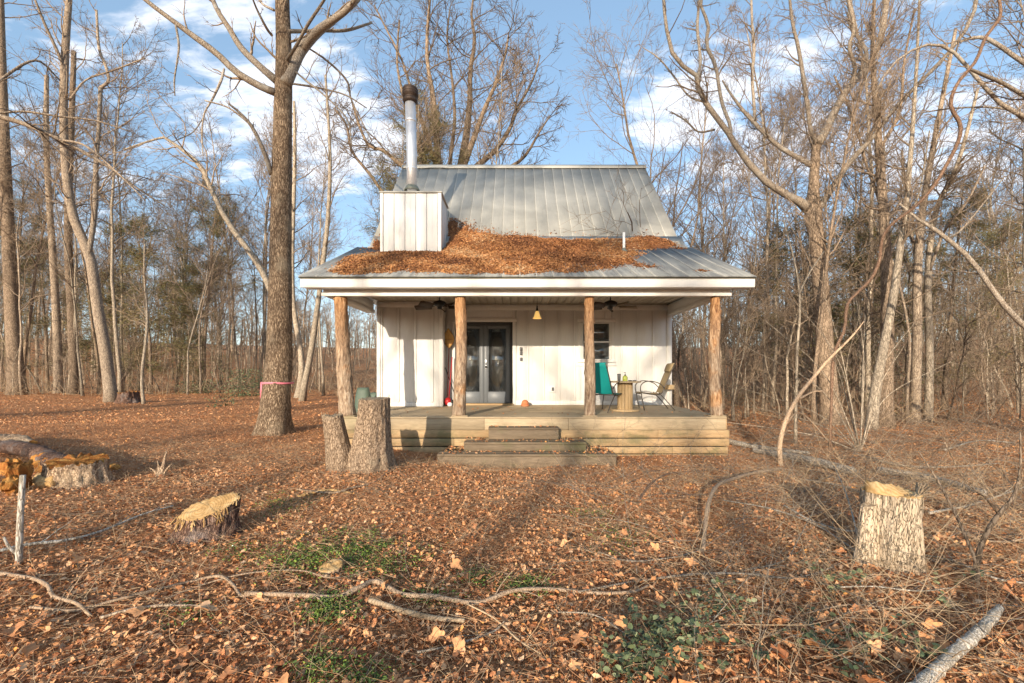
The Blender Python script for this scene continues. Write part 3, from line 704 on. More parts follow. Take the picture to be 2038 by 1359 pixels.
hx = np.arange(-3.9, 4.3, .05); hy = np.arange(8.25, 12.3, .05); HX, HYY = np.meshgrid(hx, hy)
mk = heap_mask(HX, HYY).astype(float); sf = mk.copy()
for _ in range(9):
    sf = (sf + np.roll(sf, 1, 0) + np.roll(sf, -1, 0) + np.roll(sf, 1, 1) + np.roll(sf, -1, 1)) / 5
crease = np.exp(-((HYY - 11.2) / .35) ** 2)
hh = -.045 + np.clip(sf, 0, 1) ** 1.3 * (.075 + .12 * crease + .04 * fbm(p3(HX * 2.2, HYY * 2.2), 3))
HZ = roof_z(HYY) + hh
g = G(); ii = np.arange(HX.size).reshape(HX.shape)
q = np.stack([ii[:-1, :-1], ii[:-1, 1:], ii[1:, 1:], ii[1:, :-1]], -1).reshape(-1, 4)
keep = (mk[:-1, :-1] + mk[1:, 1:] + mk[1:, :-1] + mk[:-1, 1:]).reshape(-1) > 0
g.add(np.stack([HX, HYY, HZ], -1).reshape(-1, 3), [q[keep]], np.full(HX.size, .15))
rl = np.random.default_rng(5)
x = rl.uniform(-3.9, 4.25, 125000); y = rl.uniform(8.26, 12.2, 125000)
ix = np.clip(((x + 3.9) / .05).astype(int), 0, len(hx) - 2); iy = np.clip(((y - 8.25) / .05).astype(int), 0, len(hy) - 2); chm = (x > CX0 - .02) & (x < CX1 + .02) & (y > CY0 - .02) & (y < CY1 + .1)
m = heap_mask(x, y) | ((rl.random(125000) < sf[iy, ix] * .55) & (np.abs(x - .15) < 3.95) & ~chm) | ((rl.random(125000) < .010) & (y < 11.6) & (y > 8.4) & (x < 2.5)); x, y = x[m], y[m]
ix = np.clip(((x + 3.9) / .05).astype(int), 0, len(hx) - 2); iy = np.clip(((y - 8.25) / .05).astype(int), 0, len(hy) - 2)
z = np.maximum(HZ[iy, ix], roof_z(y)) + rl.uniform(.004, .035, len(x))
sn = np.where((y > 11.25)[:, None], np.array([[0, -.74, .68]]), np.array([[0, -.41, .91]]))
g.add(*leaf_cloud(np.stack([x, y, z], -1), rl.uniform(.025, .065, len(x)), rl, .5, sn, wr=(.15, .38), simple=True, rnd=np.clip(rl.random(len(x)) * .7 + .15 + .35 * fbm(p3(x * 1.5, y * 1.5), 3), 0, 1)))
obj('leaf_drift', g, M['roofleaf'], kind='stuff', label='thick drift of rusty brown leaves lying on the cabin roof', cat='leaves')

# ---------------------------------------------------------------- things on the porch
def S(px, Y): return (px - VX) / F_PX * Y
def fan(x, y, blades_mat, rot, label):
    t = thing('ceiling_fan', label, 'ceiling fan', (x, y, 2.95), 'ceiling fans under the porch roof')
    obj('down_rod', G().tubes([[x, y, 3.10], [x, y, 3.27]], [.014, .014], 10), M['black'], t, True)
    obj('canopy', G().lathe([(.0, 3.205), (.035, 3.21), (.07, 3.26), (.072, 3.278)], (x, y, 0), 20), M['black'], t, True)
    obj('motor', G().lathe([(.0, 2.93), (.05, 2.935), (.055, 2.985), (.10, 3.0), (.145, 3.03), (.15, 3.07), (.12, 3.10), (.05, 3.125), (.0, 3.13)], (x, y, 0), 28), M['black'], t, True)
    for k in range(5):
        a = rot + k * 2 * np.pi / 5; c, s_ = math.cos(a), math.sin(a)
        gg = G(); n_ = 8; top = []; 
        rr = np.linspace(.20, .62, n_); hw = np.interp(rr, [.2, .28, .5, .6, .62], [.035, .06, .075, .065, .04])
        V = []
        for r_, h_ in zip(rr, hw):
            for sgn in (-1, 1):
                for dz in (-.004, .004): V.append((x + c * r_ - s_ * h_ * sgn, y + s_ * r_ + c * h_ * sgn, 2.985 + dz + .040 * sgn))
        Fq = []
        for i in range(n_ - 1):
            b0, b1 = 4 * i, 4 * (i + 1)
            Fq += [(b0, b0 + 2, b1 + 2, b1), (b0 + 1, b1 + 1, b1 + 3, b0 + 3), (b0, b1, b1 + 1, b0 + 1), (b0 + 2, b0 + 3, b1 + 3, b1 + 2)]
        Fq += [(0, 1, 3, 2), (4 * n_ - 4, 4 * n_ - 2, 4 * n_ - 1, 4 * n_ - 3)]
        gg.add(V, [Fq])
        b_ = obj('blade', gg, blades_mat[k], t)
        obj('bracket', G().bar((x + c * .12, y + s_ * .12, 3.0), (x + c * .26, y + s_ * .26, 2.985), .035, .008), M['black'], b_)
    obj('pull_chain', G().tubes([[x + .03, y, 2.94], [x + .032, y, 2.74]], [.003, .003], 5), M['black'], t)
fan(S(875, 10.0), 10.0, [M['blade']] * 5, .35, 'black ceiling fan with dark blades under the left half of the porch ceiling')
fan(S(1215, 10.0), 10.0, [M['bladepale'], M['blade'], M['blade'], M['blade'], M['bladepale']], .12, 'black ceiling fan with pale blade undersides in front of the window')
# pendant
lx, ly = S(1069, 10.1), 10.1
t = thing('pendant_lamp', 'small amber glass pendant lamp hanging near the middle of the porch ceiling', 'pendant lamp', (lx, ly, 2.70))
obj('cord', G().tubes([[lx, ly, 3.02], [lx, ly, 3.275]], [.005, .005], 6), M['black'], t)
obj('lamp_holder', G().lathe([(.0, 3.03), (.018, 3.025), (.022, 2.95), (.03, 2.93), (.03, 2.90)], (lx, ly, 0), 14), M['black'], t, True)
amber, n = newmat('amber_lamp_glass')
bs_ = n.n('ShaderNodeBsdfPrincipled', None, Base_Color=(0.75, 0.45, 0.12, 1), Roughness=0.3); bs_.inputs['Emission Color'].default_value = (1.0, .62, .18, 1); bs_.inputs['Emission Strength'].default_value = .35
n.n('ShaderNodeOutputMaterial', None, Surface=bs_.outputs[0])
sd = 24; prof = [(.028, 2.90), (.045, 2.87), (.058, 2.82), (.07, 2.77), (.098, 2.73)]
an = np.arange(sd) / sd * 2 * np.pi; V = []
for k, (r_, z_) in enumerate(prof):
    for a in an: V.append((lx + r_ * (1 + .07 * math.cos(6 * a) * k / 4) * math.cos(a), ly + r_ * (1 + .07 * math.cos(6 * a) * k / 4) * math.sin(a), z_))
idx = np.arange(5 * sd).reshape(5, sd); nx = np.roll(idx, -1, 1)
obj('lamp_shade', G().add(V, [np.stack([idx[:-1], nx[:-1], nx[1:], idx[1:]], -1).reshape(-1, 4)]), amber, t, True)
bulbm, n = newmat('lit_bulb'); e = n.n('ShaderNodeEmission', None, Color=(1, .75, .4, 1), Strength=3.0); n.n('ShaderNodeOutputMaterial', None, Surface=e.outputs[0])
obj('bulb', G().lathe([(.0, 2.765), (.02, 2.775), (.028, 2.80), (.018, 2.84), (.012, 2.87)], (lx, ly, 0), 12), bulbm, t, True)

# patio chairs
def smooth_path(pts, n_=24):
    pts = np.array(pts, float); k = len(pts); q = np.vstack([2 * pts[0] - pts[1], pts, 2 * pts[-1] - pts[-2]]); out = []
    u = np.linspace(0, k - 1 - 1e-9, n_)
    for t_ in u:
        i = int(t_); f = t_ - i; a, b, c, d = q[i], q[i + 1], q[i + 2], q[i + 3]
        out.append(.5 * ((2 * b) + (-a + c) * f + (2 * a - 5 * b + 4 * c - d) * f * f + (-a + 3 * b - 3 * c + d) * f ** 3))
    return np.array(out)
def chair(loc, ang, fabric, label, frame_mat, tall=1.0):
    t = thing('patio_chair', label, 'chair', loc, 'sling patio chairs on the deck')
    c, s_ = math.cos(ang), math.sin(ang)
    def Wd(p): p = np.atleast_2d(np.array(p, float)); return np.stack([loc[0] + c * p[:, 0] - s_ * p[:, 1], loc[1] + s_ * p[:, 0] + c * p[:, 1], loc[2] + p[:, 2]], -1)
    hw = .27
    for sy in (-1, 1):
        y = sy * hw
        obj('leg', G().tubes(Wd(smooth_path([(-.10, y, .40), (-.28, y, .20), (-.44, y * 1.05, .012)], 8)), .011, 8), frame_mat, t, True)
        obj('armrest', G().tubes(Wd(smooth_path([(-.22, y, .50), (-.12, y * 1.05, .60), (.05, y * 1.08, .655), (.22, y * 1.08, .64), (.31, y * 1.08, .54), (.29, y * 1.06, .36), (.22, y * 1.04, .012)], 26)), .011, 8), frame_mat, t, True)
        obj('side_rail', G().tubes(Wd(smooth_path([(.32, y * .9, .38), (.25, y * .9, .395), (-.02, y * .9, .355), (-.14, y * .9, .375), (-.20, y * .9, .46), (-.33, y * .9, .78), (-.44, y * .9, 1.03)], 26)), .013, 8), frame_mat, t, True)
    for p in ((.32, .38), (-.44, 1.03), (-.15, .37)):
        obj('cross_bar', G().tubes(Wd([(p[0], -hw * .9, p[1]), (p[0], hw * .9, p[1])]), .011, 8), frame_mat, t, True)
    def sheet(path, name, sag):
        pth = smooth_path(path, 14); ws = np.linspace(-hw * .88, hw * .88, 9); V = []
        for k in range(2):
            for (px_, _, pz_) in pth:
                for y in ws: V.append((px_, y, pz_ - sag * (1 - (y / (hw * .88)) ** 2) + (.004 if k else 0)))
        V = Wd(V); n1, n2 = 14, 9; ii = np.arange(n1 * n2).reshape(n1, n2)
        q1 = np.stack([ii[:-1, :-1], ii[:-1, 1:], ii[1:, 1:], ii[1:, :-1]], -1).reshape(-1, 4)
        return obj(name, G().add(V, [q1, q1[:, ::-1] + n1 * n2]), fabric, t, True)
    sheet([(.32, 0, .395), (.2, 0, .40), (-.02, 0, .37), (-.15, 0, .385)], 'seat', .02)
    bk = sheet([(-.165, 0, .40), (-.21, 0, .50), (-.33, 0, .79), (-.44, 0, 1.04)], 'backrest', .012)
    pad = []
    for (px_, pz_) in ((-.345, .86), (-.33, .89), (-.38, 1.03), (-.425, 1.07), (-.465, 1.05)): pad.append((px_, pz_))
    V = [];
    for y in (-hw * .86, hw * .86):
        for a, b in pad: V.append((a, y, b))
    V = Wd(V); obj('head_pillow', G().add(V, [[(0, 1, 2, 3, 4)], [(9, 8, 7, 6, 5)], [(i, 5 + i, 5 + (i + 1) % 5, (i + 1) % 5) for i in range(5)]]), fabric, t, bevel=.012)
    return t
M['teal'] = m_plain('teal_sling_fabric', (0.0, 0.23, 0.22), 0.75, var=0.15, sc=60)
M['tanfab'] = m_plain('tan_sling_fabric', (0.36, 0.27, 0.15), 0.8, var=0.2, sc=60)
M['bronze'] = m_plain('bronze_tube_frame', (0.10, 0.085, 0.07), 0.45, 0.6)
chair((S(1209, 9.75), 9.75, DZ), math.radians(46), M['teal'], 'teal blue sling patio chair with its back to the yard, left of the spool table', M['bronze'])
chair((S(1297, 10.1), 10.1, DZ), math.radians(176), M['tanfab'], 'tan beige sling patio chair seen side on, right of the spool table', M['bronze'])
# cable spool table
sx, sy_ = S(1244, 9.85), 9.85
M['spool'] = m_wood('bare_spool_wood', (0.42, 0.28, 0.14), (0.60, 0.44, 0.25), 'Z')
t = thing('spool_table', 'wooden cable spool used as a small table between the two patio chairs', 'table', (sx, sy_, DZ))
obj('top', G().lathe([(0, .63), (.345, .63), (.35, .635), (.35, .655), (.345, .66), (0, .66)], (sx, sy_, DZ), 32), M['deck'], t)
obj('base', G().lathe([(0, .002), (.31, .002), (.315, .008), (.315, .028), (.31, .034), (0, .034)], (sx, sy_, DZ), 32), M['spool'], t)
for k in range(12):
    a = k / 12 * 2 * np.pi; r_ = .155
    p = np.array([sx + r_ * math.cos(a), sy_ + r_ * math.sin(a), DZ])
    obj('slat', G().bar(p + (0, 0, .035), p + (0, 0, .629), .074, .022, (math.cos(a), math.sin(a), 0)), M['spool'], t, bevel=.003)
zt = DZ + .66
t = thing('tumbler', 'dark metal tumbler on the left of the spool table top', 'tumbler', (S(1232, 9.85), 9.85, zt))
obj('cup', G().lathe([(0, 0), (.032, 0), (.040, .14), (.041, .145), (0, .146)], ORG[t.name], 18), M['greybox'], t, True)
obj('lid', G().lathe([(0.042, .147), (.043, .16), (0, .165)], ORG[t.name], 18), M['black'], t, True)
M['lime'] = m_plain('lime_green_plastic', (0.45, 0.50, 0.10), 0.4)
t = thing('pump_bottle', 'yellow green bottle with a black pump top on the spool table', 'bottle', (S(1244, 9.8), 9.8, zt))
obj('bottle', G().lathe([(0, 0), (.05, 0), (.055, .01), (.055, .09), (.04, .115), (.018, .125), (0, .125)], ORG[t.name], 20), M['lime'], t, True)
o3 = ORG[t.name]
obj('pump', G().lathe([(0.02, .125), (.02, .145), (.006, .15), (.006, .185), (.015, .187), (.015, .197), (0, .198)], o3, 12).bar(o3 + (0, 0, .192), o3 + (-.035, -.01, .190), .01, .008), M['black'], t)
for k, px_ in enumerate((1254, 1262)):
    nm = ('black dish lying on the spool table beside the pump bottle', 'brown ashtray near the right edge of the spool table')[k]
    d = thing(('dish', 'ashtray')[k], nm, ('dish', 'ashtray')[k], (S(px_, 9.8), 9.8 - .03 * k, zt))
    obj('bowl', G().lathe([(0, .004), (.03, .0), (.045, .02), (.042, .022), (.028, .006), (0, .008)], ORG[d.name], 18), M['black'] if k == 0 else M['bronze'], d, True)
tag(obj('wooden_block', G().box(3.87, 11.36, 1.06, 4.06, YW - .030, 1.18), M['spool'], bevel=.004), 'short yellow wood block fixed low on the right cabin corner behind the tan chair', 'wood block')
# clay pot
M['clay'] = m_plain('terracotta_clay', (0.45, 0.16, 0.07), 0.8)
cx_, cy_ = S(1045, 11.2), 11.2
t = thing('terracotta_pot', 'small terracotta pot upside down on the deck right of the door', 'pot', (cx_, cy_, DZ))
obj('pot_rim', G().lathe([(.10, 0), (.105, .004), (.108, .04), (.098, .045)], (cx_, cy_, DZ), 22), M['clay'], t, True)
obj('pot_body', G().lathe([(.097, .043), (.092, .09), (.075, .13), (.045, .155), (0, .162)], (cx_, cy_, DZ), 22), M['clay'], t, True)
# broom (bristles up), string trimmer
wx, wy = S(893, 11.35), 11.35
M['bristle'] = m_wood('yellow_broom_corn', (0.42, 0.22, 0.06), (0.62, 0.38, 0.14), 'Z', sc=2)
M['red'] = m_plain('red_plastic', (0.45, 0.02, 0.02), 0.4)
M['redwood'] = m_plain('red_brown_handle', (0.22, 0.055, 0.035), 0.5)
t = thing('broom', 'corn broom standing bristles up in the corner left of the door', 'broom', (wx, wy, DZ))
zb0, zb1 = 1.5 + (HY - 692) / F_PX * wy, 1.5 + (HY - 653) / F_PX * wy
obj('handle', G().tubes([[wx - .03, wy - .05, DZ + .001], [wx + .0, wy + .05, zb0]], [.014, .013], 10), M['redwood'], t, True)
gg = G(); zz = np.linspace(0, 1, 9); ww = [.02, .075, .12, .145, .15, .13, .09, .05, .015]
V = []
for f_, w_ in zip(zz, ww):
    for a in np.arange(12) / 12 * 2 * np.pi: V.append((wx + w_ * math.cos(a) - .02 * f_, wy + .05 + .035 * math.sin(a) * (1.2 - f_), zb0 + f_ * (zb1 - zb0)))
idx = np.arange(108).reshape(9, 12); nx = np.roll(idx, -1, 1)
obj('bristles', gg.add(V, [np.stack([idx[:-1], nx[:-1], nx[1:], idx[1:]], -1).reshape(-1, 4), idx[-1:], idx[:1, ::-1]]), M['bristle'], t)
for f_ in (.22, .42): obj('stitching', G().lathe([(.14, 0), (.152, .006), (.14, .012)], (0, 0, 0), 20, np.diag([1, .32, 1]) @ np.eye(3)).__class__().box(wx - .13, wy + .005, zb0 + f_ * .5, wx + .11, wy + .012, zb0 + f_ * .5 + .008), M['redwood'], t)
t = thing('string_trimmer', 'red and white garden string trimmer standing upside down by the door', 'string trimmer', (wx + .02, wy - .12, DZ))
obj('shaft', G().tubes([[wx + .02, wy - .1, DZ + .18], [wx + .08, wy + .06, DZ + 1.25]], [.013, .013], 10), M['red'], t, True)
obj('second_shaft', G().tubes([[wx + .16, wy - .06, DZ + .3], [wx - .10, wy + .10, DZ + .98]], [.011, .011], 8), M['black'], t, True)
en = obj('engine', G().lathe([(0, 0), (.06, .002), (.085, .03), (.09, .09), (.075, .15), (.04, .18), (0, .19)], (wx, wy - .12, DZ + .03), 16, noise=.1), M['red'], t, True)
obj('fuel_tank', G().lathe([(0, 0), (.055, .002), (.065, .03), (.06, .08), (.02, .10), (0, .10)], (wx + .06, wy - .2, DZ + .002), 16), M['pvc'], t, True)
obj('pull_starter', G().lathe([(0, 0), (.05, .0), (.05, .03), (0, .035)], (wx + .10, wy - .13, DZ + .12), 14, [[1, 0, 0], [0, 0, -1], [0, 1, 0]]), M['black'], t, True)
# thing under a green cover beside the cabin
M['tarp'] = m_plain('grey_green_tarpaulin', (0.07, 0.10, 0.075), 0.6, var=0.3, sc=3)
for k, (px_, Yc, hw_, ztop) in enumerate(((723, 11.7, .20, 769), (745, 12.6, .17, 779))):
    xc = S(px_, Yc); zg = ghf(xc, Yc); H = 1.5 - (ztop - HY) / F_PX * Yc - zg
    V = []; n1, n2 = 14, 24
    for i in range(n1):
        f_ = i / (n1 - 1); r_ = hw_ * (1.12 - .15 * f_ - .9 * max(0, f_ - .72) ** 1.3 / .28 ** .3)
        for a in np.arange(n2) / n2 * 2 * np.pi:
            rr = r_ * (1 + .06 * math.cos(5 * a + 2 * f_ * k) * (1 - f_)) / max(abs(math.cos(a)), abs(math.sin(a))) ** .45
            V.append((xc + rr * math.cos(a), Yc + .8 * rr * math.sin(a), zg - .03 + f_ * H))
    idx = np.arange(n1 * n2).reshape(n1, n2); nx = np.roll(idx, -1, 1)
    obj('covered_grill' if k == 0 else 'covered_bin', G().add(V, [np.stack([idx[:-1], nx[:-1], nx[1:], idx[1:]], -1).reshape(-1, 4), idx[-1:]]), M['tarp'], None, True, org=(xc, Yc, zg),
        label=('tall rounded grill under a grey green cover left of the cabin', 'lower bin under a green cover against the left cabin wall')[k], cat=('grill', 'bin')[k])
# ---------------------------------------------------------------- trees: growing
def nrmz(a): return a / (np.linalg.norm(a, axis=-1, keepdims=True) + 1e-12)
def grow(rs, S0, D, L, R0, N, wander, up, endf=.3):
    M_ = len(S0); Pp = np.zeros((M_, N, 3)); Pp[:, 0] = S0; D = nrmz(np.array(D, float)); L = np.asarray(L, float)
    for k in range(1, N):
        D = D + rs.normal(0, wander, (M_, 3)); D[:, 2] += up; D = nrmz(D); Pp[:, k] = Pp[:, k - 1] + D * (L / (N - 1))[:, None]
    tt = np.linspace(0, 1, N)[None, :]
    return Pp, np.asarray(R0, float)[:, None] * (1 - (1 - endf) * tt)
def spawn(rs, Pp, R, L, k, t0, t1, ang, lr, rr, rmin, angv=.25, tfall=.6, rmax=9.):
    M_, N, _ = Pp.shape; idx = np.repeat(np.arange(M_), k); n_ = len(idx)
    t = rs.uniform(t0, t1, n_); u = t * (N - 1); i = np.minimum(u.astype(int), N - 2); f = (u - i)[:, None]
    a, b = Pp[idx, i], Pp[idx, i + 1]; pos = a + (b - a) * f; T = nrmz(b - a)
    Rt = R[idx, i] * (1 - f[:, 0]) + R[idx, i + 1] * f[:, 0]
    Q = rs.normal(0, 1, (n_, 3)); Q = nrmz(Q - T * (Q * T).sum(1, keepdims=True))
    an = np.clip(rs.normal(ang, angv, n_), .15, 2.2)[:, None]
    D = T * np.cos(an) + Q * np.sin(an)
    Ln = np.asarray(L)[idx] * lr * (1.25 - tfall * t) * rs.uniform(.55, 1.3, n_)
    return pos, D, Ln, np.clip(Rt * rr * rs.uniform(.7, 1.1, n_), rmin, rmax)
def flare_trunk(Pp, R, base=1.5, h=.5):
    d = np.linalg.norm(Pp - Pp[:, :1], axis=2); return R * (1 + (base - 1) * np.exp(-d / h))
def make_tree(rs, H, r, nb, t0=.35, ang=.9, up=.05, lr=.25, wander=.05, k2=5, k3=5, k4=3, tw=.010, lean=(0, 0), tN=16, sides=9, tiprad=.22, dead=0):
    g1, g2 = G(), G()
    P0, R0 = grow(rs, np.zeros((1, 3)), np.array([[lean[0], lean[1], 1.0]]), [H], [r], tN, wander, .03, tiprad)
    R0 = flare_trunk(P0, R0, 1.45, .45); P0[:, 0, 2] -= .15
    g1.tubes(P0, R0, sides)
    a = spawn(rs, P0, R0, [H], nb, t0, 1.0, ang, lr, .55, .02, rmax=r * .5)
    P1, R1 = grow(rs, *a, 9, .14, up); g2.tubes(P1, R1, 5, False)
    b = spawn(rs, P1, R1, a[2], k2, .12, 1, .75, .5, .55, tw * 1.2); P2, R2 = grow(rs, *b, 6, .16, up * .8); g2.tubes(P2, R2, 4, False)
    c = spawn(rs, P2, R2, b[2], k3, .15, 1, .7, .5, .6, tw * .8); P3, R3 = grow(rs, *c, 5, .17, up * .6); g2.tubes(P3, R3, 3, False)
    if k4:
        d = spawn(rs, P3, R3, c[2], k4, .2, 1, .6, .55, .7, tw * .6); P4, R4 = grow(rs, *d, 3, .15, .03, .5); g2.tubes(P4, R4, 3, False)
    if dead:
        e = spawn(rs, P0, R0, [H], dead, .05, t0, 1.3, .06, .3, .012); P5, R5 = grow(rs, *e, 5, .15, -.01); g2.tubes(P5, R5, 4, False)
    return g1, g2
rt = np.random.default_rng(21)
PROTO = []
specs = [  # H, r, nb, kwargs, bark
    (21, .125, 30, dict(t0=.42, ang=.75, up=.07, lr=.20, dead=5), 'bark1'),
    (19, .10, 28, dict(t0=.38, ang=.8, up=.08, lr=.20, lean=(.05, 0)), 'bark2'),
    (17, .085, 26, dict(t0=.30, ang=.85, up=.05, lr=.22, lean=(-.07, .02)), 'bark2'),
    (24, .15, 32, dict(t0=.45, ang=.8, up=.05, lr=.20, dead=6), 'bark1'),
    (15, .062, 26, dict(t0=.25, ang=.8, up=.09, lr=.22, lean=(.09, 0), wander=.07), 'bark1'),
    (20, .16, 26, dict(t0=.26, ang=.85, up=.05, lr=.34, wander=.07, k2=6), 'bark3'),
    (18, .09, 28, dict(t0=.30, ang=.7, up=.10, lr=.22, wander=.06), 'bark3'),
    (13, .055, 24, dict(t0=.22, ang=.8, up=.08, lr=.24, wander=.08, lean=(-.05, .03)), 'bark2'),
]
def tree_thing(name, label, cat, loc, g1, g2, bark, group=None, twigmat='twig'):
    t = thing(name, label, cat, (0, 0, 0), group)
    obj('trunk', g1, M[bark], t, True); obj('branches', g2, M[twigmat], t, False)
    t.location = loc; ORG[t.name] = np.array(loc, float)
    return t
for k, (H, r, nb, kw, bk) in enumerate(specs):
    g1, g2 = make_tree(rt, H, r, nb, **kw)
    PROTO.append(tree_thing('bare_tree', '', 'tree', (0, 0, 0), g1, g2, bk))
saps = []
for k in range(5):
    H = [4.5, 6.5, 8, 5.5, 3.5][k]
    g1, g2 = make_tree(rt, H, [.025, .035, .045, .03, .02][k], 16, t0=.2, ang=.8, up=.07, lr=.3, wander=.09, k2=4, k3=3, k4=0, tw=.006, tN=10, sides=5, lean=rt.normal(0, .15, 2))
    saps.append(tree_thing('sapling', '', 'sapling', (0, 0, 0), g1, g2, ['bark2', 'bark1', 'bark2', 'bark3', 'bark2'][k]))
# evergreens
def needles(rs, pts, per, spread, ln, wd, rnd_lo=0, rnd_hi=1):
    c = np.repeat(pts, per, 0) + rs.normal(0, spread, (len(pts) * per, 3)); n_ = len(c)
    d = nrmz(rs.normal(0, 1, (n_, 3)) * (1, 1, .6)); s_ = nrmz(np.cross(d, rs.normal(0, 1, (n_, 3))))
    l_ = rs.uniform(.6, 1.2, n_)[:, None] * ln
    V = np.stack([c - s_ * wd, c + s_ * wd, c + d * l_], 1).reshape(-1, 3)
    base = np.repeat(rs.uniform(rnd_lo, rnd_hi, len(pts)), per)
    return V, [np.arange(n_ * 3).reshape(-1, 3)], np.repeat(np.clip(base * .7 + rs.random(n_) * .3, 0, 1), 3)
def evergreen(rs, H, r, nb, t0, ln, droop, per=26, spread=.16, nl=.14, nw=.012, k=7, bark='bark3'):
    g1, g2, g3 = G(), G(), G()
    P0, R0 = grow(rs, np.zeros((1, 3)), np.array([[0, 0, 1.0]]), [H], [r], 14, .03, .05, .15); P0[:, 0, 2] -= .1
    g1.tubes(P0, flare_trunk(P0, R0, 1.3, .4), 8)
    a = spawn(rs, P0, R0, [H], nb, t0, 1, 1.35, ln / H, .3, .015, tfall=.95); P1, R1 = grow(rs, *a, 7, .12, droop); g2.tubes(P1, R1, 4, False)
    b = spawn(rs, P1, R1, a[2], k, .3, 1, .7, .45, .5, .008); P2, R2 = grow(rs, *b, 4, .15, droop * .6 + .02); g2.tubes(P2, R2, 3, False)
    tips = P2[:, 1:].reshape(-1, 3); tips = tips[rs.random(len(tips)) < .75]
    g3.add(*needles(rs, tips, per, spread, nl, nw))
    return g1, g2, g3
EV = []
for k, a in enumerate([(9, .09, 38, .14, 2.6, .0), (16, .17, 36, .46, 3.6, .05), (7, .06, 36, .08, 2.2, .0)]):
    gs = evergreen(rt, *a, per=(17, 24, 15)[k], spread=.17, nl=(.26, .30, .24)[k], nw=.011)
    t = thing('evergreen_tree', '', 'tree'); obj('trunk', gs[0], M['bark3'], t, True); obj('branches', gs[1], M['twig'], t); obj('needles', gs[2], M['needle'], t)
    EV.append(t)
used = set()
def put(proto, x, y, s, rz, label, group, zs=None):
    key = proto.name
    if key not in used: o = proto; used.add(key)
    else: o = copy_tree(proto)
    o.location = (x, y, ghf(x, y)); o.rotation_euler = (0, 0, rz); o.scale = (s, s, s * (zs or 1)); o['label'] = label; o['group'] = group
    return o
rp = np.random.default_rng(33)
def forbidden(x, y):
    px = VX + x / y * F_PX if y > 0 else 0
    if y < 0: return True
    if -5.2 < x < 5.6 and y < 19.5: return True
    if x < -5 and y < 25 + 4 * math.sin(x * .3): return True
    if px < 760 and y < 25: return True
    if x >= 5 and y < 12.8 + .8 * math.sin(x): return True
    return False
ZONES = [(150, 'at the far left'), (330, 'behind curved leaning tree'), (520, 'left of the big oak'), (640, 'beside the big oak'), (780, 'past the left porch post'), (1060, 'behind the roof, left half'), (1330, 'behind the roof, right half'), (1420, 'past the right porch post'), (1590, 'between cabin and forked oak'), (1700, 'behind the forked oak'), (1800, 'behind sunlit leaning trunk'), (1920, 'near the close grey pair'), (9999, 'at the right edge')]
def zone(x, y):
    px = VX + x / y * F_PX; z = [n for l, n in ZONES if px < l][0]
    return z + (', front row' if y < 22 else ', second row' if y < 32 else ', deep inside' if y < 48 else ', farthest row')
def where(x, y):
    px = VX + x / y * F_PX
    return 0 if px < 640 else (1 if px < 1420 else 2)
WL = ['in the woods beyond the clearing on the left', 'in the woods behind the cabin', 'in the thick woods right of the cabin']
cnt = 0; tries = 0; spots = []
while cnt < 285 and tries < 20000:
    tries += 1
    y = 13 + 72 * rp.random() ** 1.25; x = rp.uniform(-1.28, 1.25) * y
    if forbidden(x, y): continue
    if any((x - a) ** 2 + (y - b) ** 2 < 1.3 for a, b in spots): continue
    px = VX + x / y * F_PX
    if 1060 < px < 1330 and y < 34 : continue
    if 570 < px < 1330 and rp.random() < .35: continue
    k = int(rp.choice(8, p=[.17, .16, .14, .08, .13, .05, .14, .13]))
    s = rp.uniform(.8, 1.15)
    if (px > 1450 or px < 250) and y < 34 and k in (0, 3, 5): k = 1
    if px > 1460 and y < 45 and rp.random() < .42: continue
    if y > 45: s *= .95
    if px > 1480: s *= .84
    if 560 < px < 1500: s *= .70
    if 1060 < px < 1400: s *= .82
    put(PROTO[k], x, y, s, rp.uniform(0, 6.28), ['slender grey brown bare tree', 'tall pale barked bare tree', 'pale slim bare tree', 'tall straight bare hardwood', 'thin wavy bare tree', 'dark wide branching bare tree', 'upright dark barked bare tree', 'small pale bare tree'][k] + ' ' + zone(x, y),
        'bare trees ' + WL[where(x, y)])
    spots.append((x, y)); cnt += 1
# saplings along the edges of the wood
cnt = 0
while cnt < 210:
    y = 13 + 30 * rp.random() ** 1.6; x = rp.uniform(-1.25, 1.25) * y
    if forbidden(x, y - 1.0): continue
    px = VX + x / y * F_PX
    if 800 < px < 1330: continue
    k = int(rp.integers(0, 5))
    put(saps[k], x, y, rp.uniform(.8, 1.25), rp.uniform(0, 6.28), ['thin bare sapling', 'slim bare sapling', 'tall whippy bare sapling', 'dark thin bare sapling', 'short bare sapling'][k] + ' ' + zone(x, y), 'saplings ' + WL[where(x, y)]); cnt += 1
# evergreens where the photograph has them
for px, Y, k, s, lb in [(300, 29, 0, 1.25, 'bushy olive green cedar in front of the left woods'), (405, 33, 1, .95, 'dark hemlock top rising above the bare trees left of the big oak'), (30, 31, 1, .9, 'dark pine at the far left edge of the woods'),
                        (350, 31, 2, 1.1, 'low spreading cedar right of the bushy cedar, left woods'), (395, 34, 0, 1.1, 'olive cedar standing behind the low spreading cedar'), (95, 34, 0, 1.3, 'cedar between two straight trunks at the far left'),
                        (812, 21.5, 1, .93, 'pine with brown green needles rising behind the chimney'), (1880, 19, 1, .62, 'round topped pine in the woods at the far right'), (1760, 20, 0, .9, 'cedar behind the leaning pale trunk on the right'),
                        (1700, 17, 2, 1.1, 'low cedar behind the forked tree on the right'), (1560, 21, 2, 1.2, 'small cedar in the woods just right of the cabin'), (1990, 22, 0, 1.0, 'cedar at the right edge of the picture'), (210, 33, 2, 1.3, 'small cedar behind the curved leaning trunk')]:
    put(EV[k], S(px, Y), Y, s, px * .37, lb, 'evergreens among the bare trees')

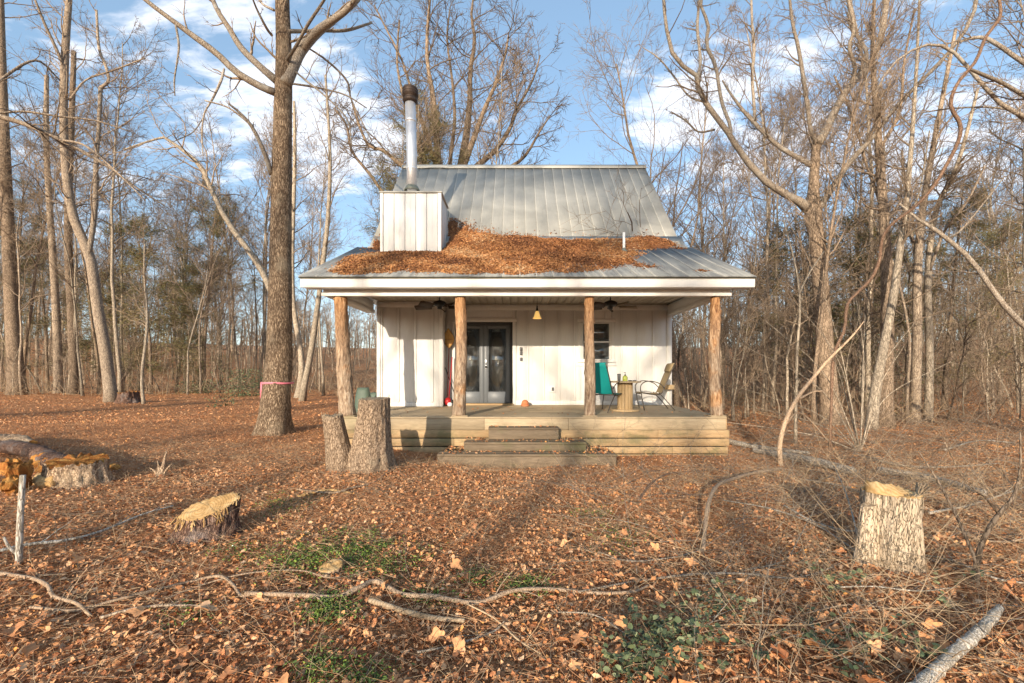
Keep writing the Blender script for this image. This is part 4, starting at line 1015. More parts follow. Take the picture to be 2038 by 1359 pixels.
# far wood and low undergrowth, each one mass
def mass_trees():
    rs = np.random.default_rng(9); n_ = 680
    az = rs.uniform(-1.02, 1.02, n_); r = rs.uniform(62, 130, n_); x = r * np.sin(az); y = r * np.cos(az)
    z = gh(x, y); H = rs.uniform(9, 17, n_) * np.where(np.abs(az + .02) < .55, .72, 1)
    P0, R0 = grow(rs, np.stack([x, y, z - .2], -1), np.tile([[0, 0, 1.]], (n_, 1)) + rs.normal(0, .06, (n_, 3)), H, rs.uniform(.09, .2, n_), 6, .04, .03, .3)
    g = G().tubes(P0, R0, 3, False)
    a = spawn(rs, P0, R0, H, 8, .25, 1, .8, .26, .5, .04); P1, R1 = grow(rs, *a, 4, .15, .08); g.tubes(P1, R1, 3, False)
    b = spawn(rs, P1, R1, a[2], 4, .2, 1, .7, .55, .6, .03); P2, R2 = grow(rs, *b, 3, .15, .05); g.tubes(P2, R2, 3, False)
    obj('far_forest', g, M['bark1'], kind='stuff', label='grey brown mass of distant bare woodland', cat='forest')
mass_trees()
def brush(name, label, n_, region, hr, rr, upd, mat, seed, wander=.12, kids=4, lens=(1, 2.5), N=7):
    rs = np.random.default_rng(seed); pts = []
    while len(pts) < n_:
        y = rs.uniform(region[2], region[3]); x = rs.uniform(region[0], region[1])
        if region[4](x, y): pts.append((x, y))
    pts = np.array(pts); z = gh(pts[:, 0], pts[:, 1])
    D = rs.normal(0, 1, (n_, 3)); D[:, 2] = np.abs(D[:, 2]) * .3 + upd
    Ln = rs.uniform(*lens, n_); R0 = rs.uniform(*rr, n_)
    P0, R0 = grow(rs, np.stack([pts[:, 0], pts[:, 1], z + rs.uniform(0, hr, n_)], -1), D, Ln, R0, N, wander, 0, .35)
    P0[..., 2] = np.maximum(P0[..., 2], gh(P0[..., 0], P0[..., 1]) + .004)
    g = G().tubes(P0, R0, 3, False)
    if kids:
        a = spawn(rs, P0, R0, Ln, kids, .2, 1, .7, .45, .6, rr[0] * .6); P1, R1 = grow(rs, *a, 4, wander, .02, .4)
        P1[..., 2] = np.maximum(P1[..., 2], gh(P1[..., 0], P1[..., 1]) + .004); g.tubes(P1, R1, 3, False)
    return obj(name, g, M[mat], kind='stuff', label=label, cat='brush')
def reg_edge(x, y): return not forbidden(x, y) and (1 if y < 40 else 0) and not (-6 < x < 7 and y > 19)
brush('undergrowth', 'tangled bare undergrowth filling the woods between the trunks', 2800, (-46, 38, 12.5, 42, reg_edge), .3, (.006, .014), 1.1, 'bark3', 3, .14, 4, (1.4, 4.0), 6)
brush('undergrowth', 'low dry brush along the edge of the woods', 800, (-40, 34, 12.0, 34, lambda x, y: not forbidden(x, y) and (forbidden(x, y - 3))), .15, (.004, .009), .5, 'straw', 4, .18, 4, (.8, 2.0))
def reg_right(x, y):
    d = (x - 4.6) + (y - 5) * .05
    return x > 4.3 + .5 * math.sin(y * 1.7) and y > 3.2 and x / y < 1.3 and not (x < 4.4 and y > 8)
brush('dry_brush', 'dry straw coloured stems and cut twigs strewn over the ground right of the cabin', 620, (3.6, 16, 3.0, 13.5, reg_right), .08, (.003, .008), .05, 'twig', 6, .10, 3, (.5, 2.0))
def reg_near(x, y): return x / y < 1.25 and x / y > -1.2 and not (-3.6 < x < 4.1 and y > 7.5)
brush('fallen_twigs', 'thin fallen twigs and stems scattered on the leaf litter', 1500, (-9, 9, 1.9, 12, reg_near), .03, (.0016, .004), .02, 'twig', 8, .12, 1, (.15, .7))
brush('fallen_twigs', 'straw coloured grass stems lying in the leaf litter', 8000, (-8, 8, 1.7, 9, reg_near), .03, (.0009, .0020), .05, 'straw', 12, .18, 0, (.08, .30), 3)
brush('pine_straw', 'rusty pine needles strewn over the leaf litter', 14000, (-12, 9, 1.7, 13, reg_near), .03, (.0008, .0018), .05, 'rust_straw', 13, .10, 0, (.08, .24), 3)
brush('twig_tangle', 'tangle of thin dry twigs arching over the leaves in the right foreground', 420, (.6, 6.5, 2.0, 7, lambda x, y: x / y < 1.2 and rng.random() < sm(.0, 1.0, x / y)), .05, (.0014, .0032), .25, 'straw', 14, .16, 4, (.35, 1.3), 8)
brush('twig_tangle', 'grey thin twigs lying crossed in the right foreground', 260, (.6, 6.5, 2.0, 8, lambda x, y: x / y < 1.2), .05, (.002, .0045), .12, 'limb', 15, .14, 4, (.4, 1.5), 8)

# ---------------------------------------------------------------- trees traced from the photograph
def trace(path, Z, zdrift=0.0, n_=18, wob=0.0, seed=0):
    """path of (px, py, width px); returns points and radii, receding by zdrift metres along the way"""
    a = np.array(path, float); k = len(a)
    sp = smooth_path(np.column_stack([a, np.zeros(k)])[:, :3], n_)
    zz = Z + zdrift * np.linspace(0, 1, n_)
    pts = np.stack([(sp[:, 0] - VX) / F_PX * zz, zz, EYE - (sp[:, 1] - HY) / F_PX * zz], -1)
    if wob: pts[:, 1] += wob * np.sin(np.linspace(0, 7, n_) + seed)
    return pts, np.maximum(sp[:, 2], .8) / 2 / F_PX * zz
def hero(name, label, cat, Z, trunk, limbs, bark, limbbark, sides=16, twig=True, k=(7, 5, 4), up=.03, tl=.42, seed=1, wob=.1, flare=1.35, N=22, tw=.005, droop=0, group=None, tmin=.15, twigmat='twig'):
    rs = np.random.default_rng(seed)
    P0, R0 = trace(trunk, Z, n_=N, wob=wob, seed=seed)
    base = P0[0].copy(); base[2] = ghf(base[0], base[1]); P0[0, 2] = min(P0[0, 2], base[2] - .12)
    if sides >= 16:      # buttressed, slightly lumpy trunk
        nn = 90; u = np.linspace(0, N - 1, nn); Pf = np.stack([np.interp(u, np.arange(N), P0[:, i]) for i in range(3)], -1); Rf = np.interp(u, np.arange(N), R0)
        h = Pf[:, 2] - base[2]; sd = 40; g1 = G().tubes(Pf, Rf, sd)
        V = g1.V[0].reshape(nn, sd, 3); an = np.arange(sd) / sd * 2 * np.pi
        lob = (flare - 1) * np.exp(-np.clip(h, 0, 9) / .30)[:, None] * (.6 + .6 * np.cos(an * 4 + seed)[None, :]) + (flare - 1) * .35 * np.exp(-np.clip(h, 0, 9) / .9)[:, None]
        C = Pf[:, None, :]; q = np.stack([np.cos(an)[None, :] * 5 + 0 * h[:, None], np.sin(an)[None, :] * 5 + 0 * h[:, None], h[:, None] * 1.2 + 0 * an[None, :]], -1)
        g1.V[0] = (C + (V - C) * (1 + lob + .025 * fbm(q, 3))[..., None]).reshape(-1, 3)
    else:
        g1 = G().tubes(P0, flare_trunk(P0[None], R0[None], flare, .35)[0], max(sides, 8))
    t = thing(name, label, cat, base, group)
    obj('trunk', g1, M[bark], t, True)
    segs = []; depth = []
    for i, (path, zd) in enumerate(limbs):
        # limbs start at the trunk's depth, or at that of the limb they leave
        st = path[0]; Zs = Z
        best = 16.0
        for (q, _), (zq0, zq1) in zip(limbs[:i], depth):
            dn = smooth_path(np.column_stack([np.array(q, float)[:, :2], np.zeros(len(q))]), 80); d = np.hypot(dn[:, 0] - st[0], dn[:, 1] - st[1]); j = int(np.argmin(d))
            if d[j] < best: best = d[j]; Zs = zq0 + zq1 * j / 79
        depth.append((Zs, zd))
        Pl, Rl_ = trace(path, Zs, zd, 16)
        obj('limb', G().tubes(Pl, Rl_, 10), M[limbbark], t, True); segs.append((Pl, Rl_))
    if twig:
        g2 = G()
        top = (np.stack([s[0] for s in segs]), np.stack([s[1] for s in segs])) if segs else None
        srcs = []
        if top: srcs.append((top[0], top[1], np.linalg.norm(np.diff(top[0], axis=1), axis=2).sum(1), k[0], tmin))
        Lt = np.linalg.norm(np.diff(P0, axis=0), axis=1).sum(); srcs.append((P0[None], R0[None], np.array([Lt * .35]), k[0] * 2, .5))
        for Pp, Rr, L, kk, t0 in srcs:
            a = spawn(rs, Pp, Rr, L, kk, t0, 1, .8, tl, .45, tw * 2, rmax=.035); P1, R1 = grow(rs, *a, 8, .16, up - droop); g2.tubes(P1, R1, 5, False)
            b = spawn(rs, P1, R1, a[2], k[1], .15, 1, .75, .5, .6, tw * 1.3); P2, R2 = grow(rs, *b, 6, .17, up - droop); g2.tubes(P2, R2, 3, False)
            c = spawn(rs, P2, R2, b[2], k[2], .2, 1, .7, .55, .65, tw); P3, R3 = grow(rs, *c, 4, .17, .02 - droop); g2.tubes(P3, R3, 3, False)
        obj('twigs', g2, M[twigmat], t, kind='stuff')
    return t
hero('oak_tree', 'big straight oak trunk with a pink ribbon round it, standing left of the cabin', 'tree', 10.5,
     [(550, 872, 57.7), (551, 850, 52.1), (552, 790, 49.3), (556, 700, 46.5), (555, 500, 40.0), (558, 250, 34.4), (562, 100, 28.8), (562, 0, 25.1), (566, -160, 18.6), (570, -330, 7.4)],
     [([(548, 184, 15), (515, 170, 14), (470, 143, 13), (430, 105, 12), (380, 68, 11), (340, 38, 9), (290, 0, 8), (250, -40, 6)], -1.2),
      ([(550, 160, 16), (515, 130, 13), (480, 95, 12), (455, 55, 10), (430, 15, 9), (410, -40, 7)], .8),
      ([(568, 168, 24), (585, 130, 21), (600, 100, 20), (630, 65, 18), (665, 38, 14), (705, 5, 12), (730, -30, 9)], 1.0),
      ([(600, 100, 14), (625, 70, 13), (655, 45, 12), (690, 20, 11), (712, -10, 8)], -1.0),
      ([(570, 120, 7), (590, 90, 6), (612, 50, 6), (645, 0, 5), (660, -30, 4)], -1.5),
      ([(572, 62, 8), (600, 62, 7), (640, 61, 6), (690, 60, 6), (740, 45, 4)], 1.5),
      ([(540, 348, 9), (532, 320, 9), (518, 285, 8), (500, 250, 7), (478, 225, 5), (455, 206, 4)], -.8),
      ([(500, 250, 4), (480, 232, 4), (450, 212, 3), (408, 200, 3)], -.5),
      ([(349, 45, 4), (356, 90, 4), (352, 125, 3), (347, 160, 3), (348, 190, 2)], -.3),
      ([(446, 137, 4), (440, 160, 5), (424, 195, 4), (407, 225, 3), (402, 262, 3), (404, 310, 2)], -.6),
      ([(404, 235, 2), (385, 262, 2), (360, 275, 2), (345, 282, 1)], -.6),
      ([(572, 165, 4), (620, 172, 4), (650, 178, 3), (690, 190, 3), (730, 215, 2)], .8),
      ([(585, 140, 3), (615, 165, 4), (640, 185, 3), (690, 235, 3), (700, 290, 2)], -1.4),
      ([(605, 90, 3), (650, 120, 4), (690, 160, 4), (700, 200, 3), (740, 280, 2)], 1.4),
      ([(545, 20, 5), (520, 5, 4), (505, -30, 4)], .5), ([(541, 70, 5), (530, 55, 5), (512, 20, 4), (500, -10, 3)], -.9)],
     'oak', 'limb', k=(4, 3, 3), tl=.22, seed=4, flare=1.3, tw=.004)
hero('leaning_tree', 'curved leaning bare tree with a fork at mid height, in front of the left woods', 'tree', 21.0,
     [(224, 803, 21), (215, 750, 20), (205, 690, 19), (190, 610, 18), (178, 520, 17), (160, 470, 16), (143, 420, 15), (134, 340, 14), (131, 260, 13), (131, 180, 13), (134, 80, 12), (138, 0, 10), (142, -120, 6)],
     [([(176, 508, 9), (184, 460, 9), (190, 400, 9), (191, 330, 8), (197, 250, 7), (200, 175, 7)], 1.0), ([(200, 175, 6), (216, 160, 5), (210, 130, 5), (197, 95, 5), (192, 20, 4)], .5), ([(130, 150, 6), (118, 110, 5), (90, 50, 5), (70, 0, 4)], -1.0), ([(138, 200, 4), (170, 160, 3), (225, 140, 3), (290, 115, 2)], 1)],
     'bark1', 'bark1', sides=12, k=(10, 5, 4), tl=.3, seed=6, tw=.006)
for i, (nm, lb, Z, tr, bk) in enumerate([
    ('straight_tree', 'thick straight trunk nearest the left edge of the picture', 28, [(38, 787, 27), (30, 700, 24), (18, 560, 21), (10, 400, 19), (6, 200, 15), (4, 0, 11), (4, -60, 8)], 'bark3'),
    ('straight_tree', 'slimmer straight trunk, second from the left edge', 28.5, [(118, 790, 15), (112, 700, 14), (106, 560, 12), (100, 400, 10), (95, 280, 9), (92, 150, 7)], 'bark1'),
    ('straight_tree', 'straight dark trunk just left of the curved leaning tree', 27.5, [(145, 787, 18), (143, 690, 16), (140, 560, 14), (139, 460, 13), (140, 300, 11), (144, 100, 8)], 'bark3'),
    ('slender_tree', 'pale slender tree directly behind the big oak', 24, [(590, 800, 14), (600, 720, 11), (585, 600, 9), (583, 480, 8), (585, 330, 7), (584, 200, 5)], 'bark2'),
    ('slender_tree', 'pale slender tree between the big oak and the cabin', 22, [(600, 790, 12), (622, 690, 11), (640, 560, 9), (652, 430, 8), (655, 300, 6), (648, 150, 4)], 'bark2'),
    ('small_tree', 'thin crooked sapling alone on the clearing left of the oak', 19.5, [(288, 806, 6), (286, 740, 5), (290, 650, 5), (286, 560, 4), (292, 480, 3)], 'bark2'),
    ('bent_tree', 'bent tree arching up left from behind the big oak', 17, [(575, 815, 13), (560, 700, 13), (545, 600, 12), (528, 555, 12), (500, 508, 11), (450, 440, 10), (418, 375, 9), (395, 325, 8), (340, 282, 6), (320, 278, 4), (250, 300, 3)], 'bark2')]):
    hero(nm, lb, 'tree', Z, tr, [], bk, bk, sides=10, k=(8, 5, 4), tl=.5, seed=30 + i, tw=.007, flare=1.3)
hero('arching_tree', 'long pale limb reaching in from the left edge across the sky', 'tree', 11.0,
     [(-420, 900, 60), (-330, 600, 44), (-220, 330, 30), (-120, 210, 18), (0, 232, 10), (60, 250, 9), (120, 278, 8), (200, 322, 6), (260, 365, 4), (330, 410, 2)],
     [([(0, 225, 4), (50, 222, 4), (120, 232, 4), (190, 240, 3), (260, 262, 2)], 1), ([(120, 278, 4), (170, 290, 4), (230, 340, 3), (290, 400, 2)], -1), ([(-60, 215, 6), (0, 160, 5), (70, 120, 4), (120, 160, 3)], 1.5)],
     'bark1', 'bark1', sides=10, k=(9, 5, 4), tl=.3, seed=41, tw=.004, up=.0)
hero('forked_tree', 'large forked oak right of the cabin with limbs spreading over the roof side', 'tree', 13.6,
     [(1662, 850, 37.0), (1650, 760, 31.9), (1637, 640, 28.6), (1628, 560, 27.7), (1622, 480, 26.0), (1617, 425, 30.2), (1622, 370, 18.5), (1628, 300, 16.8), (1629, 280, 15.1)],
     [([(1612, 418, 21.8), (1590, 400, 16.0), (1560, 385, 13.4), (1525, 362, 12.6), (1490, 325, 11.8), (1462, 285, 10.9), (1450, 265, 10.1), (1425, 232, 10.1), (1405, 205, 10.1), (1390, 175, 9.2), (1386, 150, 8.4), (1360, 132, 7.6), (1338, 105, 7.6), (1327, 60, 6.7), (1322, 20, 5.9), (1318, -30, 4.2)], -1.0),
      ([(1455, 272, 6.7), (1452, 245, 6.7), (1440, 215, 6.7), (1432, 180, 6.7), (1424, 130, 6.7), (1406, 90, 6.7), (1410, 50, 6.7), (1395, 10, 5.0), (1402, -30, 4.2)], 1.0),
      ([(1388, 158, 5.9), (1394, 120, 5.9), (1388, 60, 5.9), (1390, 20, 5.0), (1394, -30, 4.2)], 1.2),
      ([(1629, 285, 16.0), (1645, 258, 15.1), (1662, 220, 14.3), (1690, 172, 13.4), (1720, 145, 12.6), (1738, 115, 11.8), (1752, 80, 11.8), (1760, 35, 10.9), (1768, -30, 9.2)], 1.0),
      ([(1692, 168, 7.6), (1702, 135, 7.6), (1690, 95, 6.7), (1700, 55, 6.7), (1688, 0, 5.9), (1686, -30, 5.0)], -1.0),
      ([(1715, 145, 7.6), (1725, 110, 6.7), (1712, 80, 6.7), (1692, 50, 5.9), (1690, 0, 5.0)], 1.2),
      ([(1626, 285, 8.4), (1614, 262, 7.6), (1608, 220, 7.6), (1598, 150, 7.6), (1588, 90, 6.7), (1578, 50, 5.9), (1572, 0, 5.0), (1570, -30, 4.2)], -.8),
      ([(1614, 328, 10.1), (1585, 312, 9.2), (1553, 293, 8.4), (1520, 264, 7.6), (1500, 243, 7.6), (1475, 215, 5.9), (1450, 180, 4.2), (1438, 160, 3.4)], 1.0),
      ([(1503, 245, 5.9), (1500, 200, 5.9), (1497, 150, 5.9), (1501, 100, 5.9), (1497, 50, 5.0), (1495, -10, 4.2)], .5),
      ([(1622, 422, 18.5), (1640, 400, 13.4), (1662, 365, 11.8), (1685, 330, 10.9), (1712, 300, 10.1), (1738, 272, 8.4), (1765, 235, 7.6), (1800, 195, 6.7), (1855, 140, 6.7), (1900, 90, 6.7), (1935, 35, 6.7), (1945, -20, 5.9)], -1.2),
      ([(1402, 203, 4.2), (1370, 190, 3.4), (1340, 150, 3.4), (1310, 115, 2.5), (1280, 95, 1.7)], .8), ([(1422, 258, 4.2), (1390, 262, 3.4), (1365, 240, 3.4), (1335, 222, 2.5)], -.5)],
     'bark3', 'limb', k=(8, 5, 3), tl=.20, seed=8, flare=1.25, tw=.0045, tmin=.3)
hero('sunlit_tree', 'pale leaning trunk lit by the sun, in front of a darker trunk on the right', 'tree', 12.2,
     [(1737, 858, 20.8), (1748, 780, 18.4), (1762, 690, 16.0), (1775, 600, 14.4), (1785, 500, 12.0), (1798, 400, 9.6), (1815, 250, 7.2), (1830, 80, 4.8), (1838, -40, 3.2)], [([(1782, 520, 4.8), (1800, 460, 4.0), (1830, 380, 3.2), (1850, 260, 2.4)], 1)], 'bark2', 'bark2', sides=12, k=(12, 6, 3), tl=.3, seed=51, tw=.005)
hero('dark_tree', 'thick dark trunk close behind the pale leaning trunk', 'tree', 13.0,
     [(1768, 856, 27.2), (1766, 760, 24.0), (1763, 640, 21.6), (1757, 500, 18.4), (1752, 380, 16.0), (1748, 240, 12.0), (1742, 100, 8.0), (1745, -30, 5.6)], [([(1752, 400, 6.4), (1725, 330, 4.8), (1700, 240, 4.0), (1660, 150, 3.2)], 1), ([(1750, 300, 6.4), (1790, 220, 5.6), (1800, 120, 4.0), (1820, 20, 3.2)], -1)], 'bark3', 'bark3', sides=12, k=(12, 6, 3), tl=.3, seed=52, tw=.005)
hero('twin_tree', 'left trunk of a close grey pair in the right woods', 'tree', 14.5, [(1822, 850, 17.6), (1820, 700, 16.0), (1822, 560, 14.4), (1838, 430, 12.0), (1868, 260, 8.8), (1900, 60, 5.6)], [([(1826, 520, 6.4), (1805, 420, 4.8), (1795, 300, 4.0)], 1)], 'bark1', 'bark1', sides=10, k=(12, 6, 3), tl=.3, seed=53, tw=.005)
hero('twin_tree', 'right trunk of a close grey pair in the right woods', 'tree', 14.7, [(1843, 850, 14.4), (1845, 700, 12.8), (1848, 560, 11.2), (1868, 420, 9.6), (1905, 330, 7.2), (1940, 180, 4.8)], [([(1850, 540, 5.6), (1880, 460, 4.8), (1925, 400, 4.0), (1960, 330, 3.2)], -1)], 'bark2', 'bark1', sides=10, k=(12, 6, 3), tl=.3, seed=54, tw=.005)
hero('edge_tree', 'tree standing off the right edge whose long limbs arch back into view', 'tree', 9.0,
     [(2330, 1000, 70), (2310, 700, 60), (2280, 400, 50), (2240, 150, 40), (2230, -100, 30)],
     [([(2290, 420, 15.8), (2200, 330, 13.0), (2100, 260, 9.4), (2038, 232, 7.9), (1990, 205, 7.2), (1940, 150, 6.5), (1900, 105, 5.8), (1860, 88, 5.0), (1815, 100, 4.3), (1770, 135, 3.6), (1740, 190, 2.9)], 0),
      ([(2260, 260, 13.0), (2120, 170, 10.1), (2038, 125, 7.9), (1985, 88, 7.2), (1950, 74, 6.5), (1900, 88, 4.3), (1870, 130, 2.9)], .8),
      ([(2270, 330, 11.5), (2120, 240, 8.6), (2038, 190, 7.2), (1995, 165, 6.5), (1960, 150, 6.5), (1925, 135, 4.3)], -.5),
      ([(2310, 860, 18.7), (2160, 740, 13.0), (2038, 648, 10.8), (1985, 590, 9.4), (1935, 520, 8.6), (1885, 475, 7.9), (1850, 450, 6.5), (1825, 435, 5.0), (1790, 405, 3.6)], .6),
      ([(1885, 475, 4.3), (1910, 460, 4.3), (1945, 420, 2.9), (2000, 350, 2.2)], -.5), ([(2290, 520, 8.6), (2120, 330, 5.8), (2038, 240, 4.3), (1990, 215, 3.6), (1900, 215, 2.9), (1830, 225, 2.2)], .5)],
     'bark1', 'limb', sides=10, k=(7, 5, 3), tl=.18, seed=61, tw=.004, up=.0, tmin=.35)
# big many-stemmed oak behind the ridge
B = (905, 560)
hero('spreading_oak', 'broad many stemmed oak spreading above the roof ridge behind the cabin', 'tree', 23.5,
     [(900, 800, 38.5), (900, 600, 35.1), (902, 480, 31.9), (900, 410, 30.1)],
     [([(898, 420, 21.7), (885, 370, 18.4), (872, 320, 15.1), (868, 260, 12.6), (862, 190, 10.0), (850, 120, 7.6), (852, 40, 5.8), (858, -20, 4.2)], -1),
      ([(905, 415, 21.7), (915, 350, 18.4), (928, 270, 14.2), (935, 200, 10.9), (936, 140, 9.2), (945, 80, 6.8), (938, 30, 5.0), (945, -20, 3.4)], 1),
      ([(908, 410, 16.7), (920, 340, 14.2), (945, 270, 10.9), (965, 215, 8.4), (985, 170, 6.8), (1005, 110, 5.0), (1012, 70, 3.4)], -1.5),
      ([(910, 400, 14.2), (940, 340, 11.7), (985, 300, 9.2), (1015, 255, 7.6), (1030, 215, 5.8), (1060, 160, 4.2), (1075, 110, 2.6)], 1.5),
      ([(912, 400, 12.6), (955, 360, 10.0), (1010, 335, 7.6), (1045, 310, 5.8), (1075, 260, 4.2), (1095, 230, 2.6)], -1),
      ([(893, 410, 14.2), (860, 350, 11.7), (835, 300, 9.2), (818, 240, 7.6), (800, 180, 5.8), (790, 120, 4.2), (795, 40, 3.4)], 1),
      ([(890, 410, 12.6), (845, 360, 10.0), (800, 330, 8.4), (765, 300, 6.8), (735, 290, 5.8), (715, 250, 5.0), (700, 200, 3.4)], -1),
      ([(895, 405, 10.0), (870, 340, 8.4), (850, 270, 7.6), (825, 200, 5.8), (800, 120, 4.2), (770, 60, 3.4), (745, 10, 2.6)], 2),
      ([(900, 400, 10.0), (895, 330, 8.4), (905, 240, 6.8), (900, 160, 5.0), (890, 80, 4.2), (895, 20, 2.6)], 0), ([(790, 420, 7.6), (760, 380, 6.8), (735, 345, 5.8), (700, 300, 5.0), (690, 250, 4.2), (665, 215, 3.4)], .5)],
     'bark3', 'bark3', sides=12, k=(15, 7, 5), tl=.30, seed=71, tw=.011, tmin=.2, twigmat='darktwig')
hero('reddish_vine', 'curving reddish grape vine climbing from the brush into the trees on the right', 'vine', 8.6,
     [(1640, 870, 5), (1648, 800, 5), (1655, 745, 6), (1665, 700, 5.8), (1690, 655, 5.8), (1700, 605, 5.8), (1722, 580, 5.8), (1752, 552, 6.5), (1770, 515, 6.5), (1774, 470, 5.8), (1790, 440, 5.8), (1830, 408, 5.8), (1860, 372, 5.8), (1880, 330, 6.5), (1895, 290, 6.5), (1894, 258, 6.5), (1870, 222, 6.5), (1882, 180, 5.8), (1915, 140, 5.8), (1935, 95, 5.8), (1955, 70, 5.8), (1975, 45, 5.8), (1982, 10, 5.0), (1980, -40, 5.0)],
     [], 'vine', 'vine', sides=10, k=(2, 2, 2), tl=.10, seed=81, flare=1.05, N=60, wob=.25)
hero('leaning_sapling', 'tan curved sapling leaning right, rising from the leaves right of the deck', 'sapling', 7.6, [(1553, 942, 9), (1549, 890, 8.5), (1563, 840, 8), (1592, 790, 7.5), (1622, 752, 6.5), (1650, 715, 5), (1690, 672, 3.5), (1715, 640, 1.5)],
     [([(1592, 793, 5), (1618, 780, 3), (1640, 778, 2)], .1), ([(1556, 855, 4), (1585, 822, 3), (1612, 836, 3), (1650, 880, 2)], .2)], 'tanvine', 'tanvine', sides=10, k=(3, 3, 2), tl=.16, seed=86, flare=1.05, N=30, wob=.05, tw=.002)
hero('sapling_shrub', 'dark forked shrub stem at the right edge of the foreground', 'shrub', 3.35,
     [(1944, 1165, 12), (1950, 1120, 10), (1962, 1070, 9), (1982, 1025, 8), (2012, 985, 6), (2030, 930, 4), (2036, 860, 3)],
     [([(1948, 1130, 7), (1925, 1075, 6), (1900, 1020, 5), (1868, 960, 4), (1830, 900, 2)], .3), ([(1985, 1020, 4), (1960, 990, 3), (1920, 955, 2), (1880, 880, 2)], -.2)], 'bark3', 'bark3', sides=8, k=(3, 3, 2), tl=.3, seed=82, tw=.0015, wob=0.02, flare=1.1)
hero('thin_sapling', 'thin bare sapling standing between the stump and the cabin corner', 'sapling', 9.8, [(1586, 862, 6), (1586, 780, 5), (1584, 700, 5), (1590, 600, 4), (1583, 520, 3), (1560, 430, 2)], [([(1588, 590, 4), (1610, 545, 3), (1640, 500, 2)], .2)], 'bark2', 'bark2', sides=8, k=(6, 3, 2), tl=.3, seed=83, tw=.002, wob=.05)
# whippy shrub in front of the right-hand trees
t = thing('whippy_shrub', 'many stemmed whippy shrub arching up from the brush right of the cabin', 'shrub', (*gpt(1712, 900)[:2], gpt(1712, 900)[2]))
for i, (dx, dy) in enumerate([(-230, 215), (-190, 260), (-150, 300), (-110, 250), (-70, 330), (-40, 260), (-10, 300), (30, 280), (70, 210), (-260, 130), (-210, 90), (110, 260), (150, 180), (-290, 60)]):
    b = ORG[t.name]; Zb = b[1]
    pth = smooth_path([b, b + (dx * .35 / F_PX * Zb, rng.uniform(-.2, .2), dy * .6 / F_PX * Zb), b + (dx / F_PX * Zb, rng.uniform(-.6, .6), dy / F_PX * Zb)], 12)
    g = G().tubes(pth, np.linspace(.012, .003, 12), 5)
    a = spawn(rng, pth[None], np.full((1, 12), .006), [1.2], 8, .3, 1, .6, .35, .6, .002); Pq, Rq = grow(rng, *a, 5, .12, .0); g.tubes(Pq, Rq, 3, False)
    obj('stem', g, M['bark2'], t)

# ribbon
def ring_at(z, Z, pxw, pxc):
    return
zr = EYE - (762 - HY) / F_PX * 10.5; xc = S(553.2, 10.5); rr_ = 26.6 / F_PX * 10.5
M['pink'] = m_plain('pink_flagging_tape', (0.75, 0.20, 0.26), 0.5, var=.08)
t = thing('pink_ribbon', 'pink flagging ribbon tied round the big oak trunk', 'ribbon', (xc, 10.5, zr - .3))
an = np.linspace(0, 2 * np.pi, 41)[:-1]; V = []
for a in an:
    for dz, dr in ((-.02, .002), (.02, .004), (.02, .009), (-.02, .007)): V.append((xc + (rr_ * 1.05 + dr) * math.cos(a), 10.5 + (rr_ * 1.05 + dr) * math.sin(a), zr + dz + .006 * math.sin(3 * a)))
idx = np.arange(160).reshape(40, 4); nx = np.roll(idx, -1, 0)
obj('band', G().add(V, [np.stack([idx[:, k], nx[:, k], nx[:, (k + 1) % 4], idx[:, (k + 1) % 4]], -1) for k in range(4)]), M['pink'], t)
x0 = xc - rr_ * 1.02
obj('loose_end', G().prism([(x0 - .035, zr + .02), (x0 + .01, zr + .03), (x0 - .012, zr - .38), (x0 - .045, zr - .36)], 10.40, 10.406, 1), M['pink'], t)

# trees behind the camera: they throw the long shadows over the yard
for k, (x, y, p_, s) in enumerate([(-10.1, -28, 0, 1), (-13.8, -30, 3, 1.0), (-12, -44, 3, 1.05), (-17, -20, 5, .9), (-7.9, -34, 3, 1.1), (-23, -33, 3, 1), (1.5, -30, 0, 1), (-31, -30, 5, 1)]):
    put(PROTO[p_], x, y, s, k * 1.3, ['first','second','third','fourth','fifth','sixth','seventh','eighth'][k] + ' tall bare tree standing out of sight behind the viewpoint', 'bare trees behind the viewpoint')
# trees that share a zone are told apart by their order from left to right
same = {}
for o in bpy.data.objects:
    if o.type == 'EMPTY' and o.get('category') in ('tree', 'sapling') and o.location.y > 0 and o.get('group'): same.setdefault(o['label'], []).append(o)
for lab, os_ in same.items():
    if len(os_) > 1:
        os_.sort(key=lambda o: o.location.x / o.location.y); n_ = len(os_)
        for i, o in enumerate(os_):
            o['label'] = lab + (', leftmost' if i == 0 else ', rightmost' if i == n_ - 1 else ', ' + ['second', 'third', 'fourth', 'fifth', 'sixth', 'seventh', 'eighth'][min(i - 1, 6)] + ' from left')
for pr_ in PROTO + saps + EV:
    if pr_.name not in used:
        for c in list(pr_.children): bpy.data.objects.remove(c)
        bpy.data.objects.remove(pr_)
